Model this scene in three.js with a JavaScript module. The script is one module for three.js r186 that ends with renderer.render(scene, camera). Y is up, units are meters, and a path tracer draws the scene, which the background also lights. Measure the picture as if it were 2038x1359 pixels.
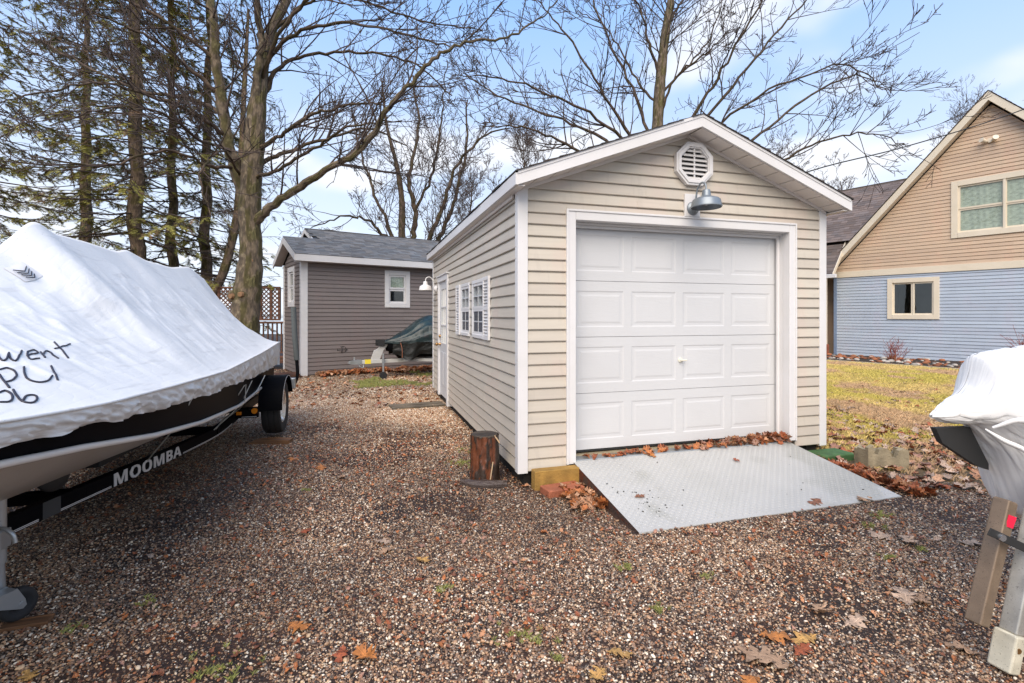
import * as THREE from 'three';
import { mergeGeometries } from 'three/addons/utils/BufferGeometryUtils.js';
import { RoundedBoxGeometry } from 'three/addons/geometries/RoundedBoxGeometry.js';
import { FontLoader } from 'three/addons/loaders/FontLoader.js';
import { TextGeometry } from 'three/addons/geometries/TextGeometry.js';

// ---------- camera, sky, sun, exposure ----------
const renderer = new THREE.WebGLRenderer();
renderer.toneMapping = THREE.LinearToneMapping;
renderer.toneMappingExposure = 1.74;
renderer.shadowMap.enabled = true;
const scene = new THREE.Scene();
const camera = new THREE.PerspectiveCamera(72.34, 2038 / 1462, 0.05, 900);
camera.position.set(0, 1.5, 0);
camera.setViewOffset(2038, 1462, 0, 103, 2038, 1359);   // shifted lens: level camera, horizon above the middle

function mulberry(a) { return () => { a |= 0; a = a + 0x6D2B79F5 | 0; let t = Math.imul(a ^ a >>> 15, 1 | a); t = t + Math.imul(t ^ t >>> 7, 61 | t) ^ t; return ((t ^ t >>> 14) >>> 0) / 4294967296; }; }
let R = mulberry(7);
const rr = (a, b) => a + (b - a) * R();
const clamp = (x, a = 0, b = 1) => Math.min(b, Math.max(a, x));
const sm = (a, b, x) => { const t = clamp((x - a) / (b - a)); return t * t * (3 - 2 * t); };
const mix = (a, b, t) => a + (b - a) * t;
const h3 = (x, y, z) => { let h = Math.imul(x, 374761393) + Math.imul(y, 668265263) + Math.imul(z, 2147483647 ^ 1274126177) | 0; h = Math.imul(h ^ h >>> 13, 1274126177); return ((h ^ h >>> 16) >>> 0) / 4294967296; };
function vn(x, y, s = 0, per = 0) {
  const xi = Math.floor(x), yi = Math.floor(y), fx = x - xi, fy = y - yi, px = per.length ? per[0] : per, py = per.length ? per[1] : per, w = (a, p) => p ? ((a % p) + p) % p : a;
  const u = fx * fx * (3 - 2 * fx), v = fy * fy * (3 - 2 * fy), x0 = w(xi, px), x1 = w(xi + 1, px), y0 = w(yi, py), y1 = w(yi + 1, py);
  return mix(mix(h3(x0, y0, s), h3(x1, y0, s), u), mix(h3(x0, y1, s), h3(x1, y1, s), u), v);
}
function fbm(x, y, o = 4, s = 0, per = 0) { let a = 0, k = .5, n = 0; for (let i = 0; i < o; i++) { a += k * vn(x, y, s + i * 17, per); n += k; x *= 2; y *= 2; per = per.length ? [per[0] * 2, per[1] * 2] : per * 2; k *= .5; } return a / n; }

// sky: pale blue air that whitens to the horizon, with soft broken cloud everywhere
{
  const w = 1024, h = 512, d = new Float32Array(w * h * 4);
  for (let j = 0; j < h; j++) for (let i = 0; i < w; i++) {
    const el = (j + .5) / h * Math.PI - Math.PI / 2, az = (i + .5) / w * Math.PI * 2;
    const e = Math.max(0, el), k = Math.pow(sm(-.02, .95, e), .70);
    let r = mix(.58, .090, k), g = mix(.635, .280, k), b = mix(.70, .66, k);
    const y = Math.sin(el), x = Math.cos(el) * Math.cos(az), z = Math.cos(el) * Math.sin(az);
    const p = 1 / (Math.abs(y) + .16), n = fbm(x * p * 1.5 + 11, z * p * 1.5 + 5, 5, 3), n2 = fbm(x * p * 4 + 3, z * p * 4 + 9, 4, 9);
    const c = sm(.495, .66, n * .78 + n2 * .22) * .85 * sm(0, .06, e + .03);
    r = mix(r, .62, c); g = mix(g, .63, c); b = mix(b, .66, c);
    if (el < 0) { r *= .5; g *= .5; b *= .5; }
    const o = (j * w + i) * 4; d[o] = r; d[o + 1] = g; d[o + 2] = b; d[o + 3] = 1;
  }
  const t = new THREE.DataTexture(d, w, h, THREE.RGBAFormat, THREE.FloatType);
  t.mapping = THREE.EquirectangularReflectionMapping; t.magFilter = t.minFilter = THREE.LinearFilter; t.needsUpdate = true;
  scene.background = t; scene.environment = t;
}
const sun = new THREE.DirectionalLight(new THREE.Color().setRGB(1, .865, .70), 2.9);
sun.position.set(-4, 22, 15); sun.target.position.set(0, 0, -7); scene.add(sun, sun.target);
sun.castShadow = true; sun.shadow.radius = 105; sun.shadow.mapSize.set(2048, 2048);
Object.assign(sun.shadow.camera, { left: -30, right: 30, top: 30, bottom: -30, near: 1, far: 90 });

// ---------- helpers ----------
const V = (x, y, z) => new THREE.Vector3(x, y, z);
const used = {};
const numbered = (n) => { used[n] = (used[n] || 0) + 1; return used[n] === 1 ? n : n + '_' + String(used[n] - 1).padStart(3, '0'); };
function boxUV(g) {
  if (g.index) g = g.toNonIndexed();
  const p = g.attributes.position, n = g.attributes.normal, uv = new Float32Array(p.count * 2);
  for (let i = 0; i < p.count; i++) {
    const f = i - i % 3, ax = Math.abs(n.getX(f)), ay = Math.abs(n.getY(f)), az = Math.abs(n.getZ(f));
    const a = ax > ay && ax > az ? [p.getZ(i), p.getY(i)] : ay > az ? [p.getX(i), p.getZ(i)] : [p.getX(i), p.getY(i)];
    uv[i * 2] = a[0]; uv[i * 2 + 1] = a[1];
  }
  g.setAttribute('uv', new THREE.BufferAttribute(uv, 2)); return g;
}
function merged(geos) {
  const a = (Array.isArray(geos) ? geos : [geos]).flat().map((g) => { if (!g.userData.ownUV) g = boxUV(g); else if (g.index) g = g.toNonIndexed(); for (const k of Object.keys(g.attributes)) if (!['position', 'normal', 'uv', 'color'].includes(k)) g.deleteAttribute(k); return g; });
  return a.length === 1 ? a[0] : mergeGeometries(a);
}
function part(name, geos, m, parent, top = false) {
  const o = new THREE.Mesh(merged(geos), m); o.name = top ? numbered(name) : name; o.castShadow = o.receiveShadow = true; (parent || scene).add(o); return o;
}
function tag(o, label, category, group, kind) { o.userData.label = label; if (category) o.userData.category = category; if (group) o.userData.group = group; if (kind) o.userData.kind = kind; return o; }
function thing(name, label, category, x = 0, y = 0, z = 0, turn = 0, group) {
  const o = new THREE.Group(); o.name = numbered(name); o.position.set(x, y, z); o.rotation.y = turn; scene.add(o); return tag(o, label, category, group);
}
function solo(name, geos, m, label, category, group, kind) { return tag(part(name, geos, m, scene, true), label, category, group, kind); }
function sub(name, parent, x = 0, y = 0, z = 0, turn = 0) { const o = new THREE.Group(); o.name = name; o.position.set(x, y, z); o.rotation.y = turn; parent.add(o); return o; }
const bx = (x0, x1, y0, y1, z0, z1, r = 0) => { const w = x1 - x0, h = y1 - y0, d = z1 - z0, g = r ? new RoundedBoxGeometry(w, h, d, 1, Math.min(r, w / 2.1, h / 2.1, d / 2.1)) : new THREE.BoxGeometry(w, h, d); return g.translate((x0 + x1) / 2, (y0 + y1) / 2, (z0 + z1) / 2); };
const cyl = (r0, r1, h, x, y, z, n = 16) => new THREE.CylinderGeometry(r1, r0, h, n).translate(x, y + h / 2, z);
function bar(a, b, w, h, r = 0) {   // box beam from a to b
  const d = b.clone().sub(a), l = d.length(), g = r ? new RoundedBoxGeometry(w, h, l, 1, r) : new THREE.BoxGeometry(w, h, l), m = new THREE.Matrix4();
  m.lookAt(b, a, V(0, 1, 0)); if (Math.abs(d.y) / l > .98) m.lookAt(b, a, V(1, 0, 0));
  return g.applyMatrix4(m).translate((a.x + b.x) / 2, (a.y + b.y) / 2, (a.z + b.z) / 2);
}
const extr = (pts, depth, holes = []) => { const s = new THREE.Shape(pts.map((p) => new THREE.Vector2(...p))); for (const h of holes) s.holes.push(new THREE.Path(h.map((p) => new THREE.Vector2(...p)))); return new THREE.ExtrudeGeometry(s, { depth, bevelEnabled: false }); };
class TB {   // collects tubes with uv in metres
  constructor() { this.p = []; this.n = []; this.u = []; this.i = []; }
  tube(pts, rad, sides = 6, cap = false) {
    const N = pts.length, base = this.p.length / 3, t = V(), a = V(), b = V(), up = V(0, 0, 0); let len = 0;
    for (let k = 0; k < N; k++) {
      t.copy(pts[Math.min(N - 1, k + 1)]).sub(pts[Math.max(0, k - 1)]).normalize();
      if (k === 0) { up.set(0, 1, 0); if (Math.abs(t.y) > .9) up.set(1, 0, 0); a.crossVectors(t, up).normalize(); } else a.addScaledVector(t, -a.dot(t)).normalize();
      b.crossVectors(t, a); if (k) len += pts[k].distanceTo(pts[k - 1]);
      for (let s = 0; s <= sides; s++) {
        const q = s / sides * Math.PI * 2, c = Math.cos(q), d = Math.sin(q), r = rad[k];
        const nx = a.x * c + b.x * d, ny = a.y * c + b.y * d, nz = a.z * c + b.z * d;
        this.p.push(pts[k].x + nx * r, pts[k].y + ny * r, pts[k].z + nz * r); this.n.push(nx, ny, nz); this.u.push(s / sides * Math.max(.06, 6.28 * rad[0]), len);
      }
    }
    for (let k = 0; k < N - 1; k++) for (let s = 0; s < sides; s++) { const o = base + k * (sides + 1) + s, o2 = o + sides + 1; this.i.push(o, o + 1, o2, o + 1, o2 + 1, o2); }
    if (cap) for (const k of [0, N - 1]) for (let s = 1; s < sides - 1; s++) { const o = base + k * (sides + 1); k ? this.i.push(o, o + s, o + s + 1) : this.i.push(o, o + s + 1, o + s); }
  }
  geo() {
    const g = new THREE.BufferGeometry(); g.setAttribute('position', new THREE.Float32BufferAttribute(this.p, 3)); g.setAttribute('normal', new THREE.Float32BufferAttribute(this.n, 3));
    g.setAttribute('uv', new THREE.Float32BufferAttribute(this.u, 2)); g.setIndex(this.i); g.userData.ownUV = true; return g;
  }
}
const tubeG = (pts, r, sides = 8, cap = true) => { const t = new TB(); t.tube(pts, Array.isArray(r) ? r : pts.map(() => r), sides, cap); return t.geo(); };
const curve = (pts, n) => new THREE.CatmullRomCurve3(pts).getPoints(n);
function surf(nu, nv, fn, flip = false) {   // smooth sheet over fn(u, v) -> [x, y, z]
  const p = [], uv = [], idx = [];
  for (let j = 0; j <= nv; j++) for (let i = 0; i <= nu; i++) { const q = fn(i / nu, j / nv); p.push(q[0], q[1], q[2]); uv.push(q[3] ?? i / nu, q[4] ?? j / nv); }
  for (let j = 0; j < nv; j++) for (let i = 0; i < nu; i++) { const a = j * (nu + 1) + i, b = a + 1, c = a + nu + 1, d = c + 1; flip ? idx.push(a, c, b, b, c, d) : idx.push(a, b, c, b, d, c); }
  const g = new THREE.BufferGeometry(); g.setAttribute('position', new THREE.Float32BufferAttribute(p, 3)); g.setAttribute('uv', new THREE.Float32BufferAttribute(uv, 2)); g.setIndex(idx); g.computeVertexNormals(); g.userData.ownUV = true; return g;
}
function dataTex(size, fn, tile, srgb = true) {
  const d = new Uint8Array(size * size * 4);
  for (let j = 0; j < size; j++) for (let i = 0; i < size; i++) { const c = fn(i / size, j / size), o = (j * size + i) * 4; for (let k = 0; k < 3; k++) d[o + k] = clamp(Array.isArray(c) ? c[k] : c) * 255; d[o + 3] = 255; }
  const t = new THREE.DataTexture(d, size, size); t.wrapS = t.wrapT = THREE.RepeatWrapping; t.magFilter = THREE.LinearFilter; t.minFilter = THREE.LinearMipmapLinearFilter; t.generateMipmaps = true;
  if (srgb) t.colorSpace = THREE.SRGBColorSpace; t.repeat.set(1 / tile[0], 1 / tile[1]); t.needsUpdate = true; return t;
}
function mat(rgb, rough = .6, o = {}) { const m = new (o.phys ? THREE.MeshPhysicalMaterial : THREE.MeshStandardMaterial)(); delete o.phys; m.color.setRGB(...rgb); m.roughness = rough; m.side = THREE.DoubleSide; Object.assign(m, o); return m; }

// ---------- procedural materials ----------
const T = {};
T.vinyl = dataTex(512, (u, v) => { const g = fbm(u * 4, v * 96, 3, 1, [4, 96]), b = fbm(u * 5, v * 5, 4, 2, 5), s = fbm(u * 32, v * 8, 3, 5, [32, 8]); const k = .95 + .05 * (g - .5) + .05 * (b - .5) - .02 * sm(.66, .8, s); return [k, k * (1 - .02 * sm(.55, .75, b)), k * (1 - .02 * sm(.5, .75, b))]; }, [1.7, 1.7]);
T.vinylB = dataTex(256, (u, v) => .5 + .5 * (fbm(u * 3, v * 60, 3, 7) - .5), [1.1, 1.1], false);
T.paint = dataTex(512, (u, v) => { const b = fbm(u * 6, v * 6, 5, 12, 6), d = vn(u * 140, v * 140, 13, 140), k = .965 + .05 * (b - .5) - (d > .972 ? .16 : 0) * sm(.45, .6, b); return [k, k * .995, k * (.985 + .015 * b)]; }, [1.3, 1.3]);
T.door = dataTex(512, (u, v) => { const b = fbm(u * 5, v * 5, 4, 22, 5), k = .97 + .035 * (b - .5); return [k, k, k * 1.0]; }, [2.3, 2.3]);
T.doorB = dataTex(256, (u, v) => .5 + .7 * (fbm(u * 6, v * 70, 3, 27) - .5), [.5, .5], false);
T.wood = dataTex(512, (u, v) => { const g = fbm(u * 3, v * 46, 4, 31, [3, 46]), b = fbm(u * 4, v * 4, 3, 33, 4), k = .55 + .6 * (g - .4) + .25 * (b - .5); return [k, k * .97, k * .92]; }, [.8, .5]);
T.bark = dataTex(512, (u, v) => { const g = fbm(u * 12, v * 9, 5, 41, [12, 9]), m = sm(.5, .68, fbm(u * 4, v * 3, 4, 43, [4, 3])), l = sm(.60, .72, fbm(u * 9, v * 7, 4, 44, [9, 7])), k = .35 + .65 * g; return [mix(k * .86, .36, m * .6) + l * .14, mix(k * .80, .36, m * .6) + l * .15, mix(k * .74, .16, m * .6) + l * .13]; }, [.9, 1.0]);
T.barkB = dataTex(512, (u, v) => fbm(u * 20, v * 9, 5, 47, [20, 9]), [.9, 1.0], false);
T.soil = dataTex(1024, (u, v) => { const b = fbm(u * 8, v * 8, 5, 51, 8), f = vn(u * 190, v * 190, 52, 190), f2 = vn(u * 320, v * 320, 53, 320), k = .36 + .30 * (b - .5) + (f > .72 ? .22 * f2 : 0) - (f < .2 ? .12 : 0); const c = vn(u * 160, v * 160, 57, 160); return [k * (1 + .12 * c), k * (.90 + .06 * c), k * .83]; }, [1.9, 1.9]);
T.soilB = dataTex(512, (u, v) => .6 * fbm(u * 60, v * 60, 3, 58, 60) + .4 * vn(u * 120, v * 120, 59, 120), [1.0, 1.0], false);
T.film = dataTex(512, (u, v) => { const b = fbm(u * 6, v * 6, 5, 61, 6), d = vn(u * 170, v * 170, 62, 170), s = sm(.62, .74, fbm(u * 3, v * 24, 4, 64, [3, 24])); const k = .965 + .05 * (b - .5) - (d > .985 ? .2 : 0) - s * .05; return [k, k, k * .995]; }, [1.4, 1.4]);
T.filmB = dataTex(512, (u, v) => { const a = fbm(u * 3, v * 12, 4, 66, [3, 12]), b = fbm(u * 8, v * 8, 4, 67, 8); return .45 * Math.pow(1 - Math.abs(a - .5) * 2, 6) + .35 * Math.pow(1 - Math.abs(b - .5) * 2, 8) + .2 * b; }, [.9, .9], false);
T.metal = dataTex(512, (u, v) => { const b = fbm(u * 5, v * 5, 5, 71, 5), s = sm(.58, .75, fbm(u * 8, v * 3, 4, 73, [8, 3])), d = vn(u * 200, v * 200, 74, 200), k = .92 + .10 * (b - .5) - .09 * s - (d > .985 ? .35 : 0); return [k, k * .995, k * (.985 - .02 * s)]; }, [1.6, 1.6]);
T.tarp = dataTex(512, (u, v) => { const b = fbm(u * 7, v * 7, 5, 81, 7), f = fbm(u * 3, v * 40, 3, 83), r = sm(.63, .72, fbm(u * 5, v * 9, 4, 84)); const k = .7 + .5 * (b - .5) + .25 * (f - .5); return [k * .92 + r * .22, k, k]; }, [.9, .9]);
T.tarpB = dataTex(512, (u, v) => .5 * fbm(u * 30, v * 4, 4, 86, [30, 4]) + .5 * fbm(u * 10, v * 10, 4, 87, 10), [.9, .9], false);
T.concrete = dataTex(512, (u, v) => { const b = fbm(u * 7, v * 7, 5, 91, 7), f = vn(u * 150, v * 150, 92, 150), k = .85 + .3 * (b - .5) - (f > .9 ? .25 : 0) + (f < .07 ? .12 : 0); return [k, k * .98, k * .94]; }, [.5, .5]);
T.rust = dataTex(512, (u, v) => { const b = sm(.42, .6, fbm(u * 9, v * 9, 5, 95, 9)), f = vn(u * 120, v * 120, 96, 120); const k = .5 + .5 * f; return [mix(.42, .52, b) * k, mix(.34, .26, b) * k, mix(.30, .17, b) * k]; }, [.6, .6]);
T.shutter = T.paint;
const M = {};
const vinylM = (r, g, b) => [0, 1, 2, 3].map((k) => { const f = 1 + (k - 1.5) * .03; return mat([r * f, g * f * (1 + .004 * k), b * f], .5, { map: T.vinyl, bumpMap: T.vinylB, bumpScale: .0008 }); });
M.tan = vinylM(.575, .512, .43); M.grey = vinylM(.215, .178, .165); M.blue = vinylM(.45, .51, .60); M.peach = vinylM(.62, .455, .32);
M.white = mat([.72, .71, .70], .42, { map: T.paint });
M.cream = mat([.74, .66, .52], .5, { map: T.paint });
M.door = mat([.61, .61, .61], .42, { map: T.door, bumpMap: T.doorB, bumpScale: .0008 });
M.soffit = mat([.76, .71, .66], .5, { map: T.paint });
M.dark = mat([.02, .02, .02], .8); M.gap = mat([.03, .028, .025], .9);
M.black = mat([.006, .006, .007], .35, { phys: true, specularIntensity: .05, ior: 1.3 });
M.blackMatte = mat([.018, .018, .018], .65);
M.rubber = mat([.016, .016, .017], .75, { bumpMap: T.soilB, bumpScale: .001 });
M.chrome = mat([.72, .73, .74], .22, { metalness: .9 });
M.galv = mat([.50, .53, .55], .38, { metalness: .65, map: T.metal });
M.plate = mat([.52, .52, .505], .5, { metalness: .05, map: T.metal });
M.plateSide = mat([.75, .70, .66], .7, { map: T.rust });
M.film = mat([.81, .80, .785], .5, { map: T.film, bumpMap: T.filmB, bumpScale: .0016 });
M.ink = mat([.025, .022, .035], .5);
M.hullWhite = mat([.66, .61, .55], .25, { map: T.paint });
M.amber = mat([.85, .25, .01], .2, { phys: true, clearcoat: 1 }); M.red = mat([.62, .03, .03], .25, { phys: true, clearcoat: 1 });
M.glass = mat([.92, .96, .95], .02, { phys: true, transmission: 1, thickness: 0, ior: 1.5, specularIntensity: 1 });
M.glassDull = mat([.9, .93, .95], .04, { phys: true, transmission: 1, thickness: 0, ior: 1.35, specularIntensity: .5 });
M.curtain = mat([.62, .66, .60], .95, { map: T.concrete }); M.screen = mat([.10, .10, .115], .8);
M.brownWood = mat([.30, .13, .075], .7, { map: T.wood }); M.orangeWood = mat([.62, .30, .13], .65, { map: T.wood }); M.greyWood = mat([.40, .33, .24], .75, { map: T.wood });
M.bark = mat([.44, .39, .31], .9, { map: T.bark, bumpMap: T.barkB, bumpScale: .02 });
M.limb = mat([.26, .20, .155], .9, { map: T.bark, bumpMap: T.barkB, bumpScale: .012 });
M.twig = mat([.065, .045, .036], .85); M.barkDark = mat([.42, .34, .27], .95, { map: T.bark, bumpMap: T.barkB, bumpScale: .025 });
M.barkFar = mat([.27, .215, .18], .9, { map: T.bark, bumpMap: T.barkB, bumpScale: .015 }); M.twigFar = mat([.085, .06, .05], .9);
M.cut = mat([.62, .36, .19], .7, { map: T.wood });
M.brick = mat([.40, .13, .075], .8, { map: T.concrete }); M.conc = mat([.42, .36, .25], .85, { map: T.concrete, bumpMap: T.soilB, bumpScale: .004 });
M.ochre = mat([.42, .25, .06], .85, { map: T.concrete, bumpMap: T.soilB, bumpScale: .003 });
M.green = mat([.07, .17, .055], .8, { map: T.concrete });
M.tarp = mat([.035, .062, .064], .38, { map: T.tarp, bumpMap: T.tarpB, bumpScale: .012 }); M.tarpBlack = mat([.012, .013, .012], .45, { bumpMap: T.tarpB, bumpScale: .01 });
M.foam = mat([.075, .085, .085], .9); M.mulch = mat([.055, .038, .03], .95, { bumpMap: T.soilB, bumpScale: .02, map: T.concrete });
M.shingle = mat([1, 1, 1], .92, { vertexColors: true, bumpMap: T.soilB, bumpScale: .002 });
M.copper = mat([.35, .20, .08], .35, { metalness: .8 });

// ---------- lap siding, shingles, windows ----------
function lap(x0b, x1b, x0t, x1t, y0, y1, lip) {
  const P = [[0, y0], [lip * .86, y0], [lip, y0 + .006], [lip * .45, y1 - .016], [.001, y1 - .012], [0, y1]].map(([z, y]) => [z, Math.min(y, y1)]);
  const pos = [], q = (a, b, c, d) => pos.push(...a, ...b, ...c, ...a, ...c, ...d), X = (y, L) => { const t = clamp((y - y0) / (y1 - y0)); return L ? mix(x0b, x0t, t) : mix(x1b, x1t, t); };
  for (let k = 0; k < P.length - 1; k++) { const [za, ya] = P[k], [zb, yb] = P[k + 1]; q([X(ya, 1), ya, za], [X(ya, 0), ya, za], [X(yb, 0), yb, zb], [X(yb, 1), yb, zb]); }
  for (const L of [1, 0]) for (let k = 1; k < P.length - 1; k++) { const a = P[0], b = P[k], c = P[k + 1], f = (p) => [X(p[1], L), p[1], p[0]]; L ? pos.push(...f(a), ...f(b), ...f(c)) : pos.push(...f(a), ...f(c), ...f(b)); }
  const g = new THREE.BufferGeometry(); g.setAttribute('position', new THREE.Float32BufferAttribute(pos, 3)); g.computeVertexNormals(); return g;
}
// planks over a wall; range(y) gives the wall's left and right end at that height, openings are [x0, x1, y0, y1]
function siding(parent, mats, y0, y1, step, range, openings = [], lip = .020) {
  for (let y = y0; y < y1 - .01; y += step) {
    const t = Math.min(y + step, y1), [a0, a1] = range(y), [b0, b1] = range(t); let segs = [[a0, a1, b0, b1]];
    const extra = [];
    for (const [ox0, ox1, oy0, oy1] of openings) {
      if (t > oy0 + .02 && y < oy0 - .012) extra.push([ox0, ox1, y, oy0]); if (y < oy1 - .02 && t > oy1 + .012) extra.push([ox0, ox1, oy1, t]);
      if (t <= oy0 + .02 || y >= oy1 - .02) continue;
      segs = segs.flatMap(([p0, p1, r0, r1]) => ox1 <= p0 || ox0 >= p1 ? [[p0, p1, r0, r1]] : [ox0 > p0 + .02 ? [p0, ox0, r0, ox0] : 0, ox1 < p1 - .02 ? [ox1, p1, ox1, r1] : 0].filter(Boolean));
    }
    for (const [p0, p1, r0, r1] of segs) { if (p1 - p0 < .03) continue; const j = rr(-.0012, .0012); if (p1 - p0 > 3.2 && r0 <= p0 + .3) { const c = mix(p0, p1, rr(.3, .7)), mk = mats[Math.floor(R() * 4)]; part('siding_plank', lap(p0, c, r0, c, y + j, t + j, lip), mk, parent); part('siding_plank', lap(c - .012, p1, c - .012, r1, y + j, t + j - .001, lip * 1.14), mats[Math.floor(R() * 4)], parent); continue; } part('siding_plank', lap(p0, p1, r0, Math.max(r0 + .005, r1), y + j, t + j, lip * rr(.92, 1.08)), mats[Math.floor(R() * 4)], parent); }
    for (const [p0, p1, q0, q1] of extra) { const [e0, e1] = range(q1), c0 = Math.max(p0, e0), c1 = Math.min(p1, e1); if (c1 - c0 > .03) part('siding_plank', lap(c0, c1, c0, c1, q0, q1, lip), mats[Math.floor(R() * 4)], parent); }
  }
}
// shingle tabs over a roof plane: o = eave corner, ex = along the eave, up = up the slope (both unit), lengths L and S
function shingles(o, ex, up, L, S, col, keep = () => true, course = .14, tab = .3) {
  const nrm = ex.clone().cross(up).normalize(); if (nrm.y < 0) nrm.negate();
  const pos = [], colr = [], P = (a, s, h) => o.clone().addScaledVector(ex, a).addScaledVector(up, s).addScaledVector(nrm, h);
  for (let c = 0, s = 0; s < S; c++, s += course) {
    for (let a = -((c * .37) % 1) * tab; a < L;) {
      const w = tab * rr(.45, 1.15), a0 = Math.max(0, a), a1 = Math.min(L, a + w), s0 = s - rr(0, .012), s1 = Math.min(S, s + course + .03), h = rr(.009, .016);
      a += w + .004; if (a1 - a0 < .02 || !keep((a0 + a1) / 2, s)) continue;
      const A = P(a0, s0, h), B = P(a1, s0, h), C = P(a1, s1, .003), D = P(a0, s1, .003), E = P(a0, s0, 0), F = P(a1, s0, 0), G = P(a1, s1, 0), H = P(a0, s1, 0);
      const k = rr(.72, 1.28), t = rr(-.06, .06), cc = [col[0] * k * (1 + t), col[1] * k, col[2] * k * (1 - t)];
      for (const q of [A, B, C, A, C, D, E, F, B, E, B, A, F, G, C, F, C, B, H, E, A, H, A, D]) { pos.push(q.x, q.y, q.z); colr.push(...cc); }
    }
  }
  const g = new THREE.BufferGeometry(); g.setAttribute('position', new THREE.Float32BufferAttribute(pos, 3)); g.setAttribute('color', new THREE.Float32BufferAttribute(colr, 3)); g.computeVertexNormals(); return g;
}
// window set into a wall that faces +z: casing, sashes, panes, what is behind the glass
function windowUnit(parent, x0, x1, y0, y1, o = {}) {
  const w = sub('window', parent), fl = o.flat ? o.proud - .006 : 0, tw = o.trim ?? .09, m = o.mat || M.white, s = o.sash ?? .035, pr = o.proud ?? .03;
  part('casing', [bx(x0, x0 + tw, y0, y1, -.05, pr, .006), bx(x1 - tw, x1, y0, y1, -.05, pr, .006), bx(x0 + tw, x1 - tw, y1 - tw, y1, -.05, pr + .004, .006), bx(x0 + tw, x1 - tw, y0, y0 + tw, -.05, pr + .008, .006)], m, w);
  const a0 = x0 + tw, a1 = x1 - tw, b0 = y0 + tw, b1 = y1 - tw, cols = o.units || 1, uw = (a1 - a0) / cols;
  const rails = [];
  for (let c = 0; c < cols; c++) {
    const c0 = a0 + c * uw, c1 = c0 + uw;
    if (c) rails.push(bx(c0 - .03, c0 + .03, b0, b1, -.045, pr - .004, .004));
    const cells = o.slider ? [[c0, (c0 + c1) / 2, b0, b1], [(c0 + c1) / 2, c1, b0, b1]] : [[c0, c1, b0, (b0 + b1) / 2], [c0, c1, (b0 + b1) / 2, b1]];
    cells.forEach(([p0, p1, q0, q1], k) => {
      const zf = fl ? (k ? fl + .003 : fl) : k ? .004 : -.014, zp = fl ? zf - .006 : -.028, zd = fl ? zp - .004 : 0;
      rails.push(bx(p0, p0 + s, q0, q1, -.04, zf), bx(p1 - s, p1, q0, q1, -.041, zf - .001), bx(p0 + s, p1 - s, q0, q0 + s, -.04, zf), bx(p0 + s, p1 - s, q1 - s, q1, -.04, zf));
      const gx = o.gx && (!o.gridTop || k || o.gridBoth) ? o.gx : 1, gy = gx > 1 ? o.gy : 1;
      for (let i = 1; i < gx; i++) { const gxp = mix(p0 + s, p1 - s, i / gx); rails.push(bx(gxp - .008, gxp + .008, q0 + s, q1 - s, -.032, zf - (fl ? .003 : .004))); }
      for (let i = 1; i < gy; i++) { const gyp = mix(q0 + s, q1 - s, i / gy); rails.push(bx(p0 + s, p1 - s, gyp - .008, gyp + .008, -.033, zf - .005)); }
      for (let i = 0; i < gx; i++) for (let j = 0; j < gy; j++) part('pane', bx(mix(p0 + s, p1 - s, i / gx) + .001, mix(p0 + s, p1 - s, (i + 1) / gx) - .001, mix(q0 + s, q1 - s, j / gy) + .001, mix(q0 + s, q1 - s, (j + 1) / gy) - .001, zp, zp + .002), o.glass || M.glass, w);
      if (o.screenLow && !k) part('insect_screen', bx(p0 + s, p1 - s, q0 + s, q1 - s, fl ? zp - .004 : -.046, fl ? zp - .003 : -.044), M.screen, w);
      if (o.curtain && o.curtain.includes(k)) part('curtain', surf(30, 2, (u, v) => [mix(p0 + s, p1 - s, u), mix(q0 + s, q1 - s, v), -.05 + .004 * Math.sin(u * 40 + 3 * v)]), M.curtain, w);
    });
  }
  part('sash', rails, m, w);
  return w;
}

// ---------- ground ----------
const D2R = Math.PI / 180, GA = 16.6 * D2R, GX = .066, GZ = -4.4;
const gLoc = (x, z) => { const a = x - GX, b = z - GZ, c = Math.cos(GA), s = Math.sin(GA); return [a * c - b * s, a * s + b * c]; };
const gWor = (lx, lz) => { const c = Math.cos(GA), s = Math.sin(GA); return [GX + lx * c + lz * s, GZ - lx * s + lz * c]; };
const gy = (x, z) => { const f = sm(15, 12, Math.abs(x)) * sm(-19, -16, z) * sm(4, 2, z); return f * (.030 * (fbm(x * .55 + 9, z * .55, 3, 101) - .55) + .010 * (fbm(x * 3, z * 3, 3, 103) - .5)); };
const lawnEdge = (x, z) => { const [lx, lz] = gLoc(x, z); const c = .69 * (z + 4.967) - .823 * (x - 3.333); return Math.min(-c * .93, (lx - 3.38)) + .5 * (fbm(x * 1.3, z * 1.3, 4, 105) - .5); };   // > 0 on the lawn
const lawnAt = (x, z) => sm(-.12, .18, lawnEdge(x, z));
const mossAt = (x, z) => sm(.55, .68, fbm(x * 1.1 + 4, z * 1.1, 4, 107)) * sm(-9.2, -10.2, z) * sm(-4.6, -3.6, x) * sm(1, -1, x);
const tanAt = (x, z) => sm(.36, .60, fbm(x * .8, z * .8, 4, 109) + .36 * sm(-6.2, -8.0, z) - .06) * sm(-5.6, -7.4, z) * sm(-13.5, -11.5, z);   // spread of fresh pale pea gravel
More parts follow.
